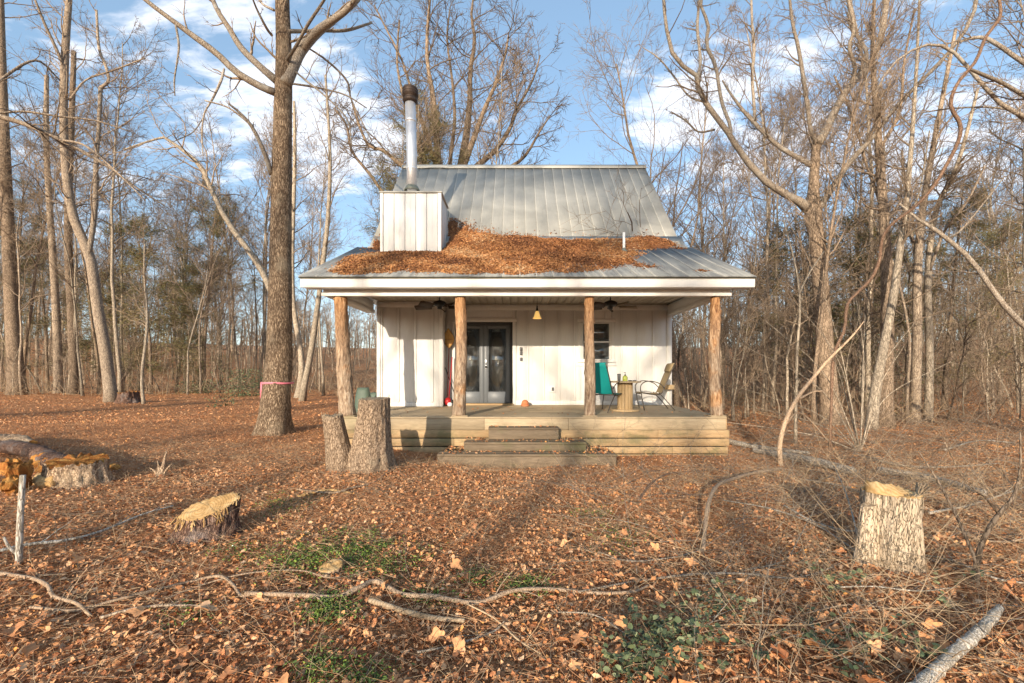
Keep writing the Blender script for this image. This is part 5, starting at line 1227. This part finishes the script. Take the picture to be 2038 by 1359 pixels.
# ---------------------------------------------------------------- stumps, logs, branches
def stump(loc, rb, rt_, H, slope, seed, bark, name, label, cutmat='cut', top_squash=1.0, lobes=.25, lobn=5, rough=.05, lean=(0, 0), parent=None, rag=.0, yaw=0, cat='tree stump', fl=.25):
    loc = np.array(loc, float); rs = np.random.default_rng(seed)
    t = parent or thing(name, label, cat, loc)
    n_, sd = 34, 72; an = np.arange(sd) / sd * 2 * np.pi; tt = np.linspace(0, 1, n_)
    A, T = np.meshgrid(an, tt)
    r = rt_ + (rb - rt_) * (1 - T) ** 1.6
    r = r * (1 + lobes * np.exp(-T / fl) * np.cos(A * lobn + seed) ** 2 + .10 * np.cos(2 * A + seed) + .04 * np.cos(3 * A + 2 * seed))
    ridg = np.abs(fbm(np.stack([np.cos(A) * 7 + seed, np.sin(A) * 7, T * H * 3.2], -1), 3))
    r = r * (1 - rough * 1.6 * np.clip(.45 - ridg, 0, 1) + rough * .4 * ridg)
    Hh = H + slope[0] * r * np.cos(A) + slope[1] * r * np.sin(A)
    Hh = np.where(T > .999, Hh + rag * rs.uniform(-.5, 1, (1, sd)), Hh)
    z = -.14 + T * (Hh + .14)
    cx, cy = lean[0] * T, lean[1] * T
    sq = 1 - (1 - top_squash) * T
    ex, ey = r * np.cos(A), r * np.sin(A) * sq
    c_, s_ = math.cos(yaw), math.sin(yaw)
    V = np.stack([loc[0] + cx + ex * c_ - ey * s_, loc[1] + cy + ex * s_ + ey * c_, loc[2] + z], -1)
    idx = np.arange(n_ * sd).reshape(n_, sd); nx = np.roll(idx, -1, 1)
    obj('bark', G().add(V.reshape(-1, 3), [np.stack([idx[:-1], nx[:-1], nx[1:], idx[1:]], -1).reshape(-1, 4)]), M[bark], t, True)
    top = V[-1]; ctr = top.mean(0); rings = [1.0, .96, .8, .6, .4, .2]
    W = []
    for f in rings:
        R_ = ctr + (top - ctr) * f; R_[:, 2] += (.004 if f < .97 else -.004) + .010 * fbm(R_ * 22, 2) * (f < .9); W.append(R_)
    W = np.concatenate(W + [ctr[None] + (0, 0, .004)])
    i2 = np.arange(6 * sd).reshape(6, sd); n2 = np.roll(i2, -1, 1)
    Fs = [np.stack([i2[:-1], i2[1:], n2[1:], n2[:-1]], -1).reshape(-1, 4)[:, ::-1], np.stack([i2[-1], n2[-1], np.full(sd, 6 * sd)], -1)]
    obj('cut_face', G().add(W, Fs), M[cutmat], t, True)
    return t, top
def gback(px, py, d_):
    q = gpt(px, py); f = (q[1] + d_) / q[1]; x, y = q[0] * f, q[1] * f; return np.array([x, y, ghf(x, y)])
# double stump by the steps
b1 = np.array([S(735, 6.45), 6.5, ghf(S(735, 6.45), 6.5)])
t, top = stump(b1, .37, .235, 1.5 - (794 - HY) / F_PX * 6.4 - b1[2], (0.02, .02), 3, 'stumpbark', 'double_stump', 'tall double tree stump, two sawn trunks joined at the root left of the steps', 'greycut', lobes=.42, rough=.09, lean=(.06, 0), fl=.22)
b2 = b1 + np.array([-.36, -.06, 0]); b2[2] = ghf(b2[0], b2[1])
_, top2 = stump(b2, .23, .155, 1.5 - (829 - HY) / F_PX * 6.35 - b2[2], (.03, 0), 8, 'stumpbark', '', '', 'greycut', lobes=.35, lobn=4, lean=(-.17, 0), parent=t, fl=.2, rag=.03, rough=.09)
g = G()
for k in range(22):
    a = top[rng.integers(0, 72)]; g.bar(a, a + rng.normal(0, .035, 3) * (1, 1, .5) + (.0, -.01, .01), .006, .003)
for k in range(12):
    a = top2[rng.integers(0, 72)]; g.bar(a, a + (rng.normal(0, .01), rng.normal(0, .01), rng.uniform(.02, .07)), .008, .004)
obj('splinters', g, M['greycut'], t)
# slanting foreground stump
p = gback(398, 1088, .24)
t, top = stump(p, .29, .215, .24, (.24, .28), 12, 'redbark', 'slanted_stump', 'low stump in the left foreground with a long slanting fresh saw cut', 'cut', top_squash=.62, lobes=.30, lobn=4, rough=.13, yaw=.45, rag=.008, lean=(.05, .05), fl=.17)
g = G()
for k in range(46):
    a = top[rng.integers(36, 72)]; d = np.array([rng.normal(.0, .03), -rng.uniform(.0, .06), -rng.uniform(.02, .12)]); g.bar(a + (0, 0, .004), a + d, .010, .004)
obj('splinters', g, M['cut'], t)
# pale stump at the right
p = gback(1772, 1140, .2)
t, top = stump(p, .20, .182, .60, (.05, .02), 21, 'palestump', 'pale_stump', 'upright pale ridged stump with a torn sawn top in the right foreground', 'cut', lobes=.06, rough=.13, lean=(-.0, .0), fl=.12, rag=.01)
g = G()
for k in range(110):
    u = rng.uniform(-.1, 1); a = np.array([p[0] + .02 + .18 * u, p[1] - .17 + .16 * u * u, p[2] + .58 + rng.uniform(0, .02)])
    g.bar(a, a + (rng.uniform(.0, .12) * (.2 + u), rng.normal(0, .02), rng.uniform(.02, .14) * max(u, .2)), .008, .003)
obj('splinters', g, M['greycut'], t)
wd_ = G(); n_ = 28; V = []
for k in range(n_):
    a = k / n_ * 2 * np.pi; V.append((p[0] - .035 + .15 * math.cos(a), p[1] + .0 + .14 * math.sin(a), p[2] + .598))
for k in range(n_):
    a = k / n_ * 2 * np.pi; V.append((p[0] - .05 + .115 * math.cos(a), p[1] + .03 + .10 * math.sin(a), p[2] + .665 + .022 * math.cos(a + 2.6) + .008 * math.sin(7 * a)))
wd_.add(V, [[(i, (i + 1) % n_, n_ + (i + 1) % n_, n_ + i) for i in range(n_)], [tuple(range(2 * n_ - 1, n_ - 1, -1))[::-1]]])
obj('raised_wedge', wd_, M['cut'], t, False)
q = p + np.array([-.215, .0, 0]); q[2] = ghf(q[0], q[1])
stump(q, .10, .068, .50, (.35, .0), 25, 'palestump', '', '', 'greycut', lobes=.1, rough=.14, parent=t, lean=(.05, 0), fl=.2)
# stump in the left middle distance with rotten top
p = gback(152, 975, .28)
stump(p, .36, .28, .27, (-.05, .12), 31, 'stumpbark', 'rotten_stump', 'grey ridged stump with a crumbling orange top beside the rotten log', 'rot', lobes=.22, rough=.16, rag=.05, fl=.3)
p = gback(255, 801, .3)
stump(p, .55, .40, .42, (.1, 0), 33, 'redbark', 'far_stump', 'small dark stump beside the foot of the curved leaning tree', 'rot', rough=.15, rag=.08)
p = gback(660, 1145, .08)
stump(p, .07, .085, .035, (.02, .1), 35, 'stumpbark', 'sapling_stump', 'tiny flat cut stump among the sticks in the foreground left of centre', 'cut', rough=.1)
for i, (px, py) in enumerate(((645, 1160), (690, 1140))): pass
# broken stub
p = gpt(318, 946); t = thing('broken_stub', 'small splintered stub standing alone in the leaves left of the double stump', 'stub', p)
for k, (dx, h, r_) in enumerate([(0, .12, .07), (.05, .34, .03), (-.03, .20, .03), (.10, .16, .02), (-.10, .10, .02), (.03, .24, .015)]):
    obj('splinter', G().tubes(smooth_path([p + (dx * .3, 0, -.05), p + (dx * .8, .02, h * .5), p + (dx * 1.6, .02, h)], 6), np.linspace(r_, r_ * .3, 6), 7), M['stumpbark'], t)
# upright cut stake at the left edge
p = gpt(40, 1118); t = thing('stake', 'thin upright cut sapling stem at the left edge of the foreground', 'stake', p)
obj('stem', G().tubes(smooth_path([p + (-.01, 0, -.08), p + (0, .0, .3), p + (.01, .01, 1.5 - (946 - HY) / F_PX * p[1] - p[2])], 8), np.linspace(.022, .018, 8), 12), M['birch'], t, True)
obj('side_shoot', G().tubes(smooth_path([p + (0, 0, .04), p + (-.06, -.02, .12), p + (-.09, -.03, .20)], 6), np.linspace(.012, .008, 6), 8), M['birch'], t, True)

def lump_log(path, radii, mat, name, label, cat, n_=70, sd=32, rough=.06, seed=1, cutmat=None, group=None):
    pth = smooth_path(path, n_); R = np.interp(np.linspace(0, 1, n_), np.linspace(0, 1, len(radii)), radii)
    g = G().tubes(pth, R, sd); V = g.V[0].reshape(n_, sd, 3); C = pth[:, None, :]
    f = 1 + rough * fbm(V * (2.0 / np.mean(radii) * .3), 3, seed) + rough * .45 * fbm(V * (1, 1, 1) * 26, 3, seed + 4)
    g.V[0] = (C + (V - C) * f[..., None]).reshape(-1, 3)
    if not cutmat: return obj(name, g, M[mat], None, True, label=label, cat=cat, group=group, org=pth[0])
    caps = g.F[1:]; g.F = g.F[:1]; t = thing(name, label, cat, pth[n_ // 2] * (1, 1, 0) + (0, 0, ghf(pth[n_ // 2][0], pth[n_ // 2][1])), group)
    obj('bark', g, M[mat], t, True)
    obj('cut_end', G().add(g.V[0], caps), M[cutmat], t)
    return t
def gp(px, py, h=0.0): q = gpt(px, py); return q + (0, 0, h)
# rotten log and its chunks at the left
lump_log([gp(-60, 900, .16), gp(50, 912, .15), gp(105, 938, .15), gp(140, 950, .14)], [.10, .11, .13, .10], 'redbark', 'rotten_log', 'decayed reddish brown log lying toward the rotten stump at the left', 'log', rough=.25, cutmat='rot')
lump_log([gp(-40, 884, .10), gp(30, 888, .12), gp(65, 893, .10)], [.13, .12, .06], 'stumpbark', 'broken_log', 'short broken grey log at the left edge behind the rotten log', 'log', rough=.35, cutmat='rot')
for k, (a, b, r_, m_, nm, lb) in enumerate([
    ((70, 930), (150, 948), .17, 'rot', 'rotten_chunk', 'orange crumbling wood chunk on top of the rotten log by the stump'),
    ((20, 978), (50, 976), .23, 'rot', 'rotten_chunk', 'big rust orange chunk of rotten wood at the left edge'),
    ((2, 945), (40, 940), .15, 'rot', 'rotten_chunk', 'reddish orange rotten chunk behind the big one at the left edge'),
    ((78, 962), (104, 972), .11, 'cut', 'wood_chunk', 'pale yellow split wood chunk between the orange chunk and the stump'),
    ((212, 932), (238, 936), .06, 'rot', 'rotten_chunk', 'small flat orange wood chip right of the rotten stump')]):
    q0, q1 = gp(*a, r_ * .5), gp(*b, r_ * .5); r_ *= .85
    rs = np.random.default_rng(90 + k); n_, sd = 40, 44
    g = G().tubes(np.linspace(q0, q1, n_), r_ * np.sqrt(np.clip(1 - (np.linspace(-1, 1, n_)) ** 4, .05, 1)), sd)
    V = g.V[0]; C = np.repeat(np.linspace(q0, q1, n_), sd, 0); f = 1 + .42 * fbm(V * 6, 3, k) - .42 * np.abs(fbm(V * 15, 3, k + 3))
    g.V[0] = C + (V - C) * f[:, None]; obj(nm, g, M[m_], None, False, label=lb, cat='wood chunk', org=q0)
# pale logs on the right
lump_log([gp(1440, 884, .10), gp(1500, 895, .07), gp(1612, 908, .06)], [.055, .05, .03], 'birch', 'fallen_log', 'slim pale log running from the right deck corner', 'log')
lump_log([gp(1500, 903, .07), gp(1600, 925, .10), gp(1700, 948, .08)], [.045, .07, .06], 'birch', 'fallen_log', 'thicker mottled log lying behind the vine, right of the deck', 'log')
lump_log([gp(1745, 942, .06), gp(1850, 960, .07), gp(1960, 990, .06)], [.05, .05, .04], 'birch', 'fallen_log', 'grey log half buried in brush behind the pale stump', 'log')
lump_log([gp(1820, 1400, .05), gp(1880, 1335, .05), gp(1950, 1275, .06), gp(1990, 1235, .08)], [.034, .03, .03, .022], 'birch', 'fallen_log', 'pale birch like log in the bottom right corner', 'log', rough=.2)
lump_log([gp(735, 1200, .02), gp(800, 1222, .022), gp(860, 1236, .02), gp(925, 1240, .015)], [.016, .017, .016, .012], 'greycut', 'peeled_stick', 'straight peeled yellowish stick in the centre foreground', 'stick', rough=.1)
def vine(path, w, mat, name, label, cat='vine', h=.02, seed=0, group=None, kids=0, lift=None):
    pts = []
    for k, q in enumerate(path): pts.append(gp(q[0], q[1], (lift[k] if lift else h) + .012 * math.sin(k * 2.1 + seed)))
    n_ = 8 * len(path); pth = smooth_path(pts, n_); R = np.interp(np.linspace(0, 1, n_), np.linspace(0, 1, len(w)), w) * (1 + .13 * vnoise(p3(np.arange(n_) * .7, seed, 0)))
    g = G().tubes(pth, R, 9)
    if kids:
        a = spawn(rng, pth[None], R[None], [1.0], kids, .1, 1, .8, .3, .45, .0015); Pq, Rq = grow(rng, *a, 6, .16, .0, .3); Pq[..., 2] = np.maximum(Pq[..., 2], gh(Pq[..., 0], Pq[..., 1]) + .006); g.tubes(Pq, Rq, 4, False)
    return obj(name, g, M[mat], None, True, label=label, cat=cat, group=group, org=pth[0])
vine([(488, 1190), (600, 1191), (672, 1190), (715, 1178), (748, 1163), (800, 1185), (860, 1196), (900, 1200), (955, 1202), (1020, 1185), (1090, 1178), (1190, 1183), (1260, 1186), (1290, 1170)], [.012, .016, .016, .014, .008], 'tanvine', 'ground_vine', 'long bare vine snaking across the centre foreground', seed=1, kids=4)
vine([(-30, 1146), (30, 1148), (70, 1158), (95, 1175), (105, 1188), (130, 1200), (155, 1212), (180, 1228)], [.014, .013, .011, .009], 'tanvine', 'ground_vine', 'short bent vine in the lower left corner', seed=2, kids=3)
vine([(60, 1215), (150, 1218), (225, 1205), (320, 1178), (380, 1160), (435, 1155), (462, 1168), (480, 1188), (500, 1192)], [.008, .009, .010, .010, .008], 'tanvine', 'ground_vine', 'vine curving up between the left corner and the long vine', seed=3, kids=3)
vine([(330, 1195), (400, 1170), (480, 1152), (560, 1138), (610, 1142), (650, 1158), (690, 1150), (740, 1140)], [.005, .005, .005, .004], 'tanvine', 'ground_vine', 'thin vine arching past the tiny cut stump', seed=4, kids=2)
vine([(200, 1232), (260, 1222), (330, 1212), (400, 1208)], [.009, .008, .006], 'bark1', 'fallen_stick', 'dull grey stick lying under the vines at lower left', 'stick', seed=5, kids=2)
vine([(-20, 1112), (60, 1098), (130, 1085), (200, 1068), (280, 1040), (345, 1020)], [.013, .012, .010, .007], 'birch', 'fallen_branch', 'long straight grey branch from the left edge to the slanted stump', 'branch', seed=6, kids=5, lift=[.05, .05, .05, .05, .06, .08])
vine([(1553, 942), (1500, 958), (1450, 988), (1425, 1015), (1410, 1045), (1403, 1075), (1400, 1100)], [.024, .023, .021, .018], 'tanvine', 'ground_vine', 'thick brown vine bowing over the leaves below the climbing vine', seed=7, lift=[.06, .12, .22, .26, .22, .12, .02])
vine([(1400, 1100), (1340, 1112), (1250, 1120), (1190, 1105)], [.008, .006, .004], 'limb', 'fallen_branch', 'forked grey branch end in front of the bowing vine', 'branch', seed=8, kids=6)
vine([(1150, 1185), (1260, 1160), (1380, 1150), (1480, 1148), (1580, 1152), (1660, 1135)], [.006, .009, .009, .005], 'limb', 'fallen_branch', 'long grey branch with many side twigs left of the pale stump', 'branch', seed=9, kids=12)
vine([(1270, 998), (1300, 975), (1340, 955), (1372, 950)], [.018, .014, .008], 'vine', 'fallen_branch', 'short thick curved stick in the sunlit patch by the steps', 'branch', seed=10, lift=[.02, .12, .10, .02])
vine([(590, 975), (660, 985), (700, 975), (745, 960), (780, 935)], [.010, .012, .010, .006], 'bark3', 'fallen_branch', 'dark forked branch at the foot of the double stump', 'branch', seed=11, kids=4)
vine([(590, 988), (650, 978), (700, 980)], [.02, .02, .012], 'cut', 'split_wood', 'orange split wood strip left of the double stump foot', 'wood strip', seed=12, h=.0)
vine([(930, 1210), (985, 1240), (1030, 1275), (1075, 1310)], [.005, .005, .003], 'straw', 'fallen_stick', 'thin pale forked stick in the bottom centre', 'stick', seed=13, kids=4)
vine([(830, 1310), (900, 1290), (980, 1262), (1010, 1240)], [.006, .006, .004], 'limb', 'fallen_stick', 'slanting grey stick right of the bottom centre', 'stick', seed=14, kids=2)
vine([(1560, 1010), (1620, 1040), (1680, 1060), (1720, 1062)], [.012, .012, .008], 'birch', 'fallen_branch', 'pale branch lying just behind the left side of the pale stump', 'branch', seed=15, kids=3)
vine([(1480, 1140), (1560, 1125), (1590, 1100), (1640, 1030)], [.006, .006, .003], 'limb', 'fallen_branch', 'wiry branch rising left of the pale stump', 'branch', seed=16, kids=8, lift=[.02, .05, .12, .3])
vine([(1660, 975), (1680, 1015), (1700, 1060), (1712, 1100)], [.006, .007, .008], 'birch', 'cut_shoot', 'thin pale cut shoot standing left of the pale stump', 'shoot', seed=17, lift=[.33, .25, .10, -.02])


for pth_, w_, mt, lb, kd in [
    ([(1440, 1000), (1530, 1020), (1620, 1050), (1700, 1100)], [.008, .010, .006], 'birch', 'pale crooked branch lying between the bowing vine and the pale stump', 6),
    ([(1850, 1030), (1930, 1010), (2010, 985), (2060, 970)], [.014, .012, .008], 'birch', 'pale branch lying behind the forked dark shrub', 6),
    ([(1700, 905), (1790, 930), (1880, 935), (1990, 925)], [.020, .018, .012], 'limb', 'long grey branch lying across the brush behind the pale stump', 8),
    ([(1600, 960), (1690, 975), (1760, 1010), (1850, 1020)], [.012, .012, .008], 'limb', 'bent grey branch just behind the torn top of the pale stump', 7),
    ([(1830, 1110), (1900, 1130), (1980, 1160), (2050, 1170)], [.008, .008, .005], 'birch', 'thin pale branch running right from the foot of the pale stump', 6),
    ([(1880, 900), (1950, 880), (2030, 885)], [.02, .016, .01], 'birch', 'pale branch at the foot of the right woods near the picture edge', 6),
    ([(1600, 1230), (1700, 1215), (1820, 1240), (1900, 1290)], [.004, .005, .003], 'tanvine', 'thin brown stem lying across the creeper left of the birch like log', 6),
    ([(1500, 1340), (1560, 1290), (1640, 1260), (1700, 1220)], [.004, .004, .003], 'tanvine', 'thin stem slanting through the right creeper patch', 5),
    ([(1110, 1230), (1180, 1240), (1240, 1270), (1290, 1330)], [.004, .004, .003], 'limb', 'thin stem at the left rim of the big creeper patch', 5),
    ([(1480, 895), (1560, 870), (1650, 868), (1740, 885)], [.010, .012, .008], 'limb', 'low arched branch in front of the forked oak foot', 7),
    ([(1900, 1060), (1950, 1080), (2010, 1085), (2060, 1075)], [.010, .009, .006], 'tanvine', 'brown branch lying behind the dark forked shrub stem', 5),
    ([(1660, 1180), (1740, 1175), (1830, 1190), (1900, 1180)], [.005, .005, .003], 'birch', 'thin pale stem lying in front of the pale stump', 6)]:
    vine(pth_, w_, mt, 'fallen_branch', lb, 'branch', seed=len(lb), kids=kd, h=.04, group='fallen branches in the right foreground')
# ---------------------------------------------------------------- fallen leaves
rl = np.random.default_rng(77)
def field_pts(n_, y0, y1, pw=1.0, lim=1.25):
    y = y0 + (y1 - y0) * rl.random(n_) ** pw; x = rl.uniform(-lim, lim, n_); x = np.where(rl.random(n_) < .12, np.sign(x) * (1.2 + rl.random(n_)), x) * y
    m = ~((x > XDL - .02) & (x < XDR + .05) & (y > YF - .04) & (y < 17.4))
    m &= ~((x > -1.37) & (x < 1.73) & (y > 7.62) & (y < 8.6)); return x[m], y[m]
g = G()
for n_, y0, y1, pw, s0, s1 in ((64000, 1.8, 6.5, 1.0, .012, .050), (88000, 5.5, 14, 1.0, .018, .048), (60000, 12, 34, 1.1, .035, .08)):
    x, y = field_pts(n_, y0, y1, pw)
    z = gh(x, y) - .012 + rl.uniform(.004, .030, len(x))
    g.add(*leaf_cloud(np.stack([x, y, z], -1), s0 + (s1 - s0) * rl.random(len(x)) ** 2.0, rl, .42 if y0 < 5 else .6, wr=(.18, .42), simple=y0 > 5, rnd=rl.random(len(x)) if y0 < 5 else np.clip(rl.random(len(x)) * .85 + .12, 0, 1)))
obj('leaf_litter', g, M['leaf'], kind='stuff', label='deep litter of brown and reddish dry leaves over the whole yard', cat='leaves')
# leaves and straw on the steps and deck
g = G(); x = rl.uniform(-1.3, 1.7, 900); y = rl.uniform(7.66, 8.48, 900)
keep = (rl.random(900) < np.clip(np.abs(x - .2) * .5, .15, .9)); x, y = x[keep], y[keep]
z = np.where((y > 8.24) & (x > -.52) & (x < .79), .47, np.where((y > 7.94) & (x > -.95) & (x < 1.25), .246, .085)) + .012
g.add(*leaf_cloud(np.stack([x, y, z], -1), rl.uniform(.03, .06, len(x)), rl, .3))
x = rl.uniform(-3.4, 4, 70); y = rl.uniform(8.55, 10.9, 70); g.add(*leaf_cloud(np.stack([x, y, np.full(70, DZ + .01)], -1), rl.uniform(.03, .06, 70), rl, .25))
obj('stray_leaves', g, M['leaf'], kind='stuff', label='dry leaf scraps caught on the steps and deck', cat='leaves')
# large oak leaves that can be told apart: pieces of the ground
def oak_leaf(seed, L=.12):
    rs = np.random.default_rng(seed); n_ = 22; V = [(0, 0, 0)]
    for k in range(n_):
        a = k / n_ * 2 * np.pi; r = L * (.5 + .10 * math.cos(a) ) * (1 + .28 * math.cos(5 * a + .3)) * (1 + rs.normal(0, .05)) * (1 if math.cos(a) > -.8 else .7)
        V.append((r * math.cos(a) * 1.25, r * math.sin(a) * .8, .25 * abs(r * math.sin(a)) * rs.uniform(.5, 1.3) + .02 * math.cos(a * 2 + seed)))
    gg = G().add(V, [[(0, k + 1, (k + 1) % n_ + 1) for k in range(n_)]], np.full(n_ + 1, [.45, .6, .3, .7, .85, .55][seed % 6]))
    me = gg.mesh('fallen_leaf'); me.materials.append(M['leaf']); return me
OL = [oak_leaf(s) for s in range(6)]
ORG[ground.name] = np.zeros(3)
k = 0
while k < 230:
    px = rl.uniform(-20, 2060); py = rl.uniform(960, 1400)
    w_ = .25 + .75 * sm(900, 1500, px) if py > 1000 else .3
    if rl.random() > w_: continue
    q = gpt(px, py)
    if q[1] > 7.4: continue
    place('fallen_leaf', OL[int(rl.choice(6, p=[.2, .22, .2, .16, .07, .15]))], q + (0, 0, rl.uniform(.015, .05)), ground, (rl.normal(0, .4), rl.normal(0, .4), rl.uniform(0, 6.28)), (rl.uniform(.35, .8),) * 3); k += 1
# moss and green shoots in patches
g = G()
for px, py, sx_, sy__, n_ in [(700, 1095, 130, 40, 2600), (590, 1120, 70, 30, 900), (655, 1212, 55, 30, 1100), (480, 1100, 60, 25, 350), (1045, 1165, 50, 18, 650), (950, 1150, 40, 20, 350), (760, 1130, 70, 25, 600), (640, 1330, 60, 30, 450), (1240, 1070, 60, 35, 500), (560, 1000, 60, 25, 450), (850, 1190, 50, 20, 250), (720, 1345, 70, 20, 400), (380, 1225, 60, 20, 120), (1180, 1020, 40, 15, 250)]:
    a = rl.normal(px, sx_ * .5, n_); b = rl.normal(py, sy__ * .5, n_); Q = np.array([gpt(u, max(v, 900)) for u, v in zip(a[:120], b[:120])])
    c = Q[rl.integers(0, 120, n_)] + rl.normal(0, 1, (n_, 3)) * (.04, .05, 0); c[:, 2] = gh(c[:, 0], c[:, 1]) + rl.uniform(.0, .03, n_)
    g.add(*leaf_cloud(c, rl.uniform(.012, .028, n_), rl, .9, wr=(.14, .34), simple=True))
obj('moss', g, M['moss'], kind='stuff', label='patches of green moss and small shoots showing between the leaves', cat='moss')
# creeper in the right foreground
g = G(); gs = G()
for px, py, sx_, sy__, n_ in [(1310, 1290, 130, 55, 30), (1260, 1340, 110, 30, 22), (1400, 1300, 60, 40, 9), (1640, 1180, 70, 35, 9), (1500, 1250, 50, 30, 6), (1450, 1210, 60, 30, 6), (1660, 1320, 120, 30, 10), (1900, 1200, 40, 30, 5), (1880, 1340, 60, 20, 4), (1560, 1290, 60, 40, 6), (1400, 1215, 40, 20, 5)]:
    for _ in range(int(n_ * .75)):
        q = gpt(rl.normal(px, sx_ * .45), min(max(rl.normal(py, sy__ * .45), 1100), 1420)); az = rl.uniform(0, 6.28); L = rl.uniform(.12, .30)
        pth = smooth_path([q, q + (.3 * L * math.cos(az), .3 * L * math.sin(az), L * .5), q + (L * math.cos(az), L * math.sin(az), L * rl.uniform(.2, .7))], 8)
        gs.tubes(pth, np.linspace(.0016, .0009, 8), 4, False)
        for s_ in range(1, 8):
            c = pth[s_] + rl.normal(0, .012, (2, 3)); g.add(*leaf_cloud(c, rl.uniform(.026, .044, 2), rl, .5, wr=(.30, .42), curl=.15))
cr = obj('creeper', g, M['ivy'], kind='stuff', label='green oval leaved creeper growing through the leaves at lower right', cat='creeper')
obj('stems', gs, M['twig'], cr, org=(0, 0, 0))
# a few evergreen sprigs at the edge of the clearing
g = G()
for px, py, sx_, h_, n_ in [(490, 780, 60, 1.6, 1500), (395, 775, 45, .9, 900), (445, 800, 8, .4, 120), (735, 795, 20, .5, 200)]:
    q = gpt(px, py + 8); c = q + rl.normal(0, 1, (n_, 3)) * (sx_ / F_PX * q[1] * .45, .5, 0); c[:, 2] = gh(c[:, 0], c[:, 1]) + h_ * rl.random(n_) ** 1.4
    g.add(*leaf_cloud(c, rl.uniform(.06, .11, n_), rl, .8, wr=(.2, .35)))
obj('evergreen_brush', g, M['ivy'], kind='stuff', label='low leafy evergreen brush at the far edge of the clearing', cat='brush')
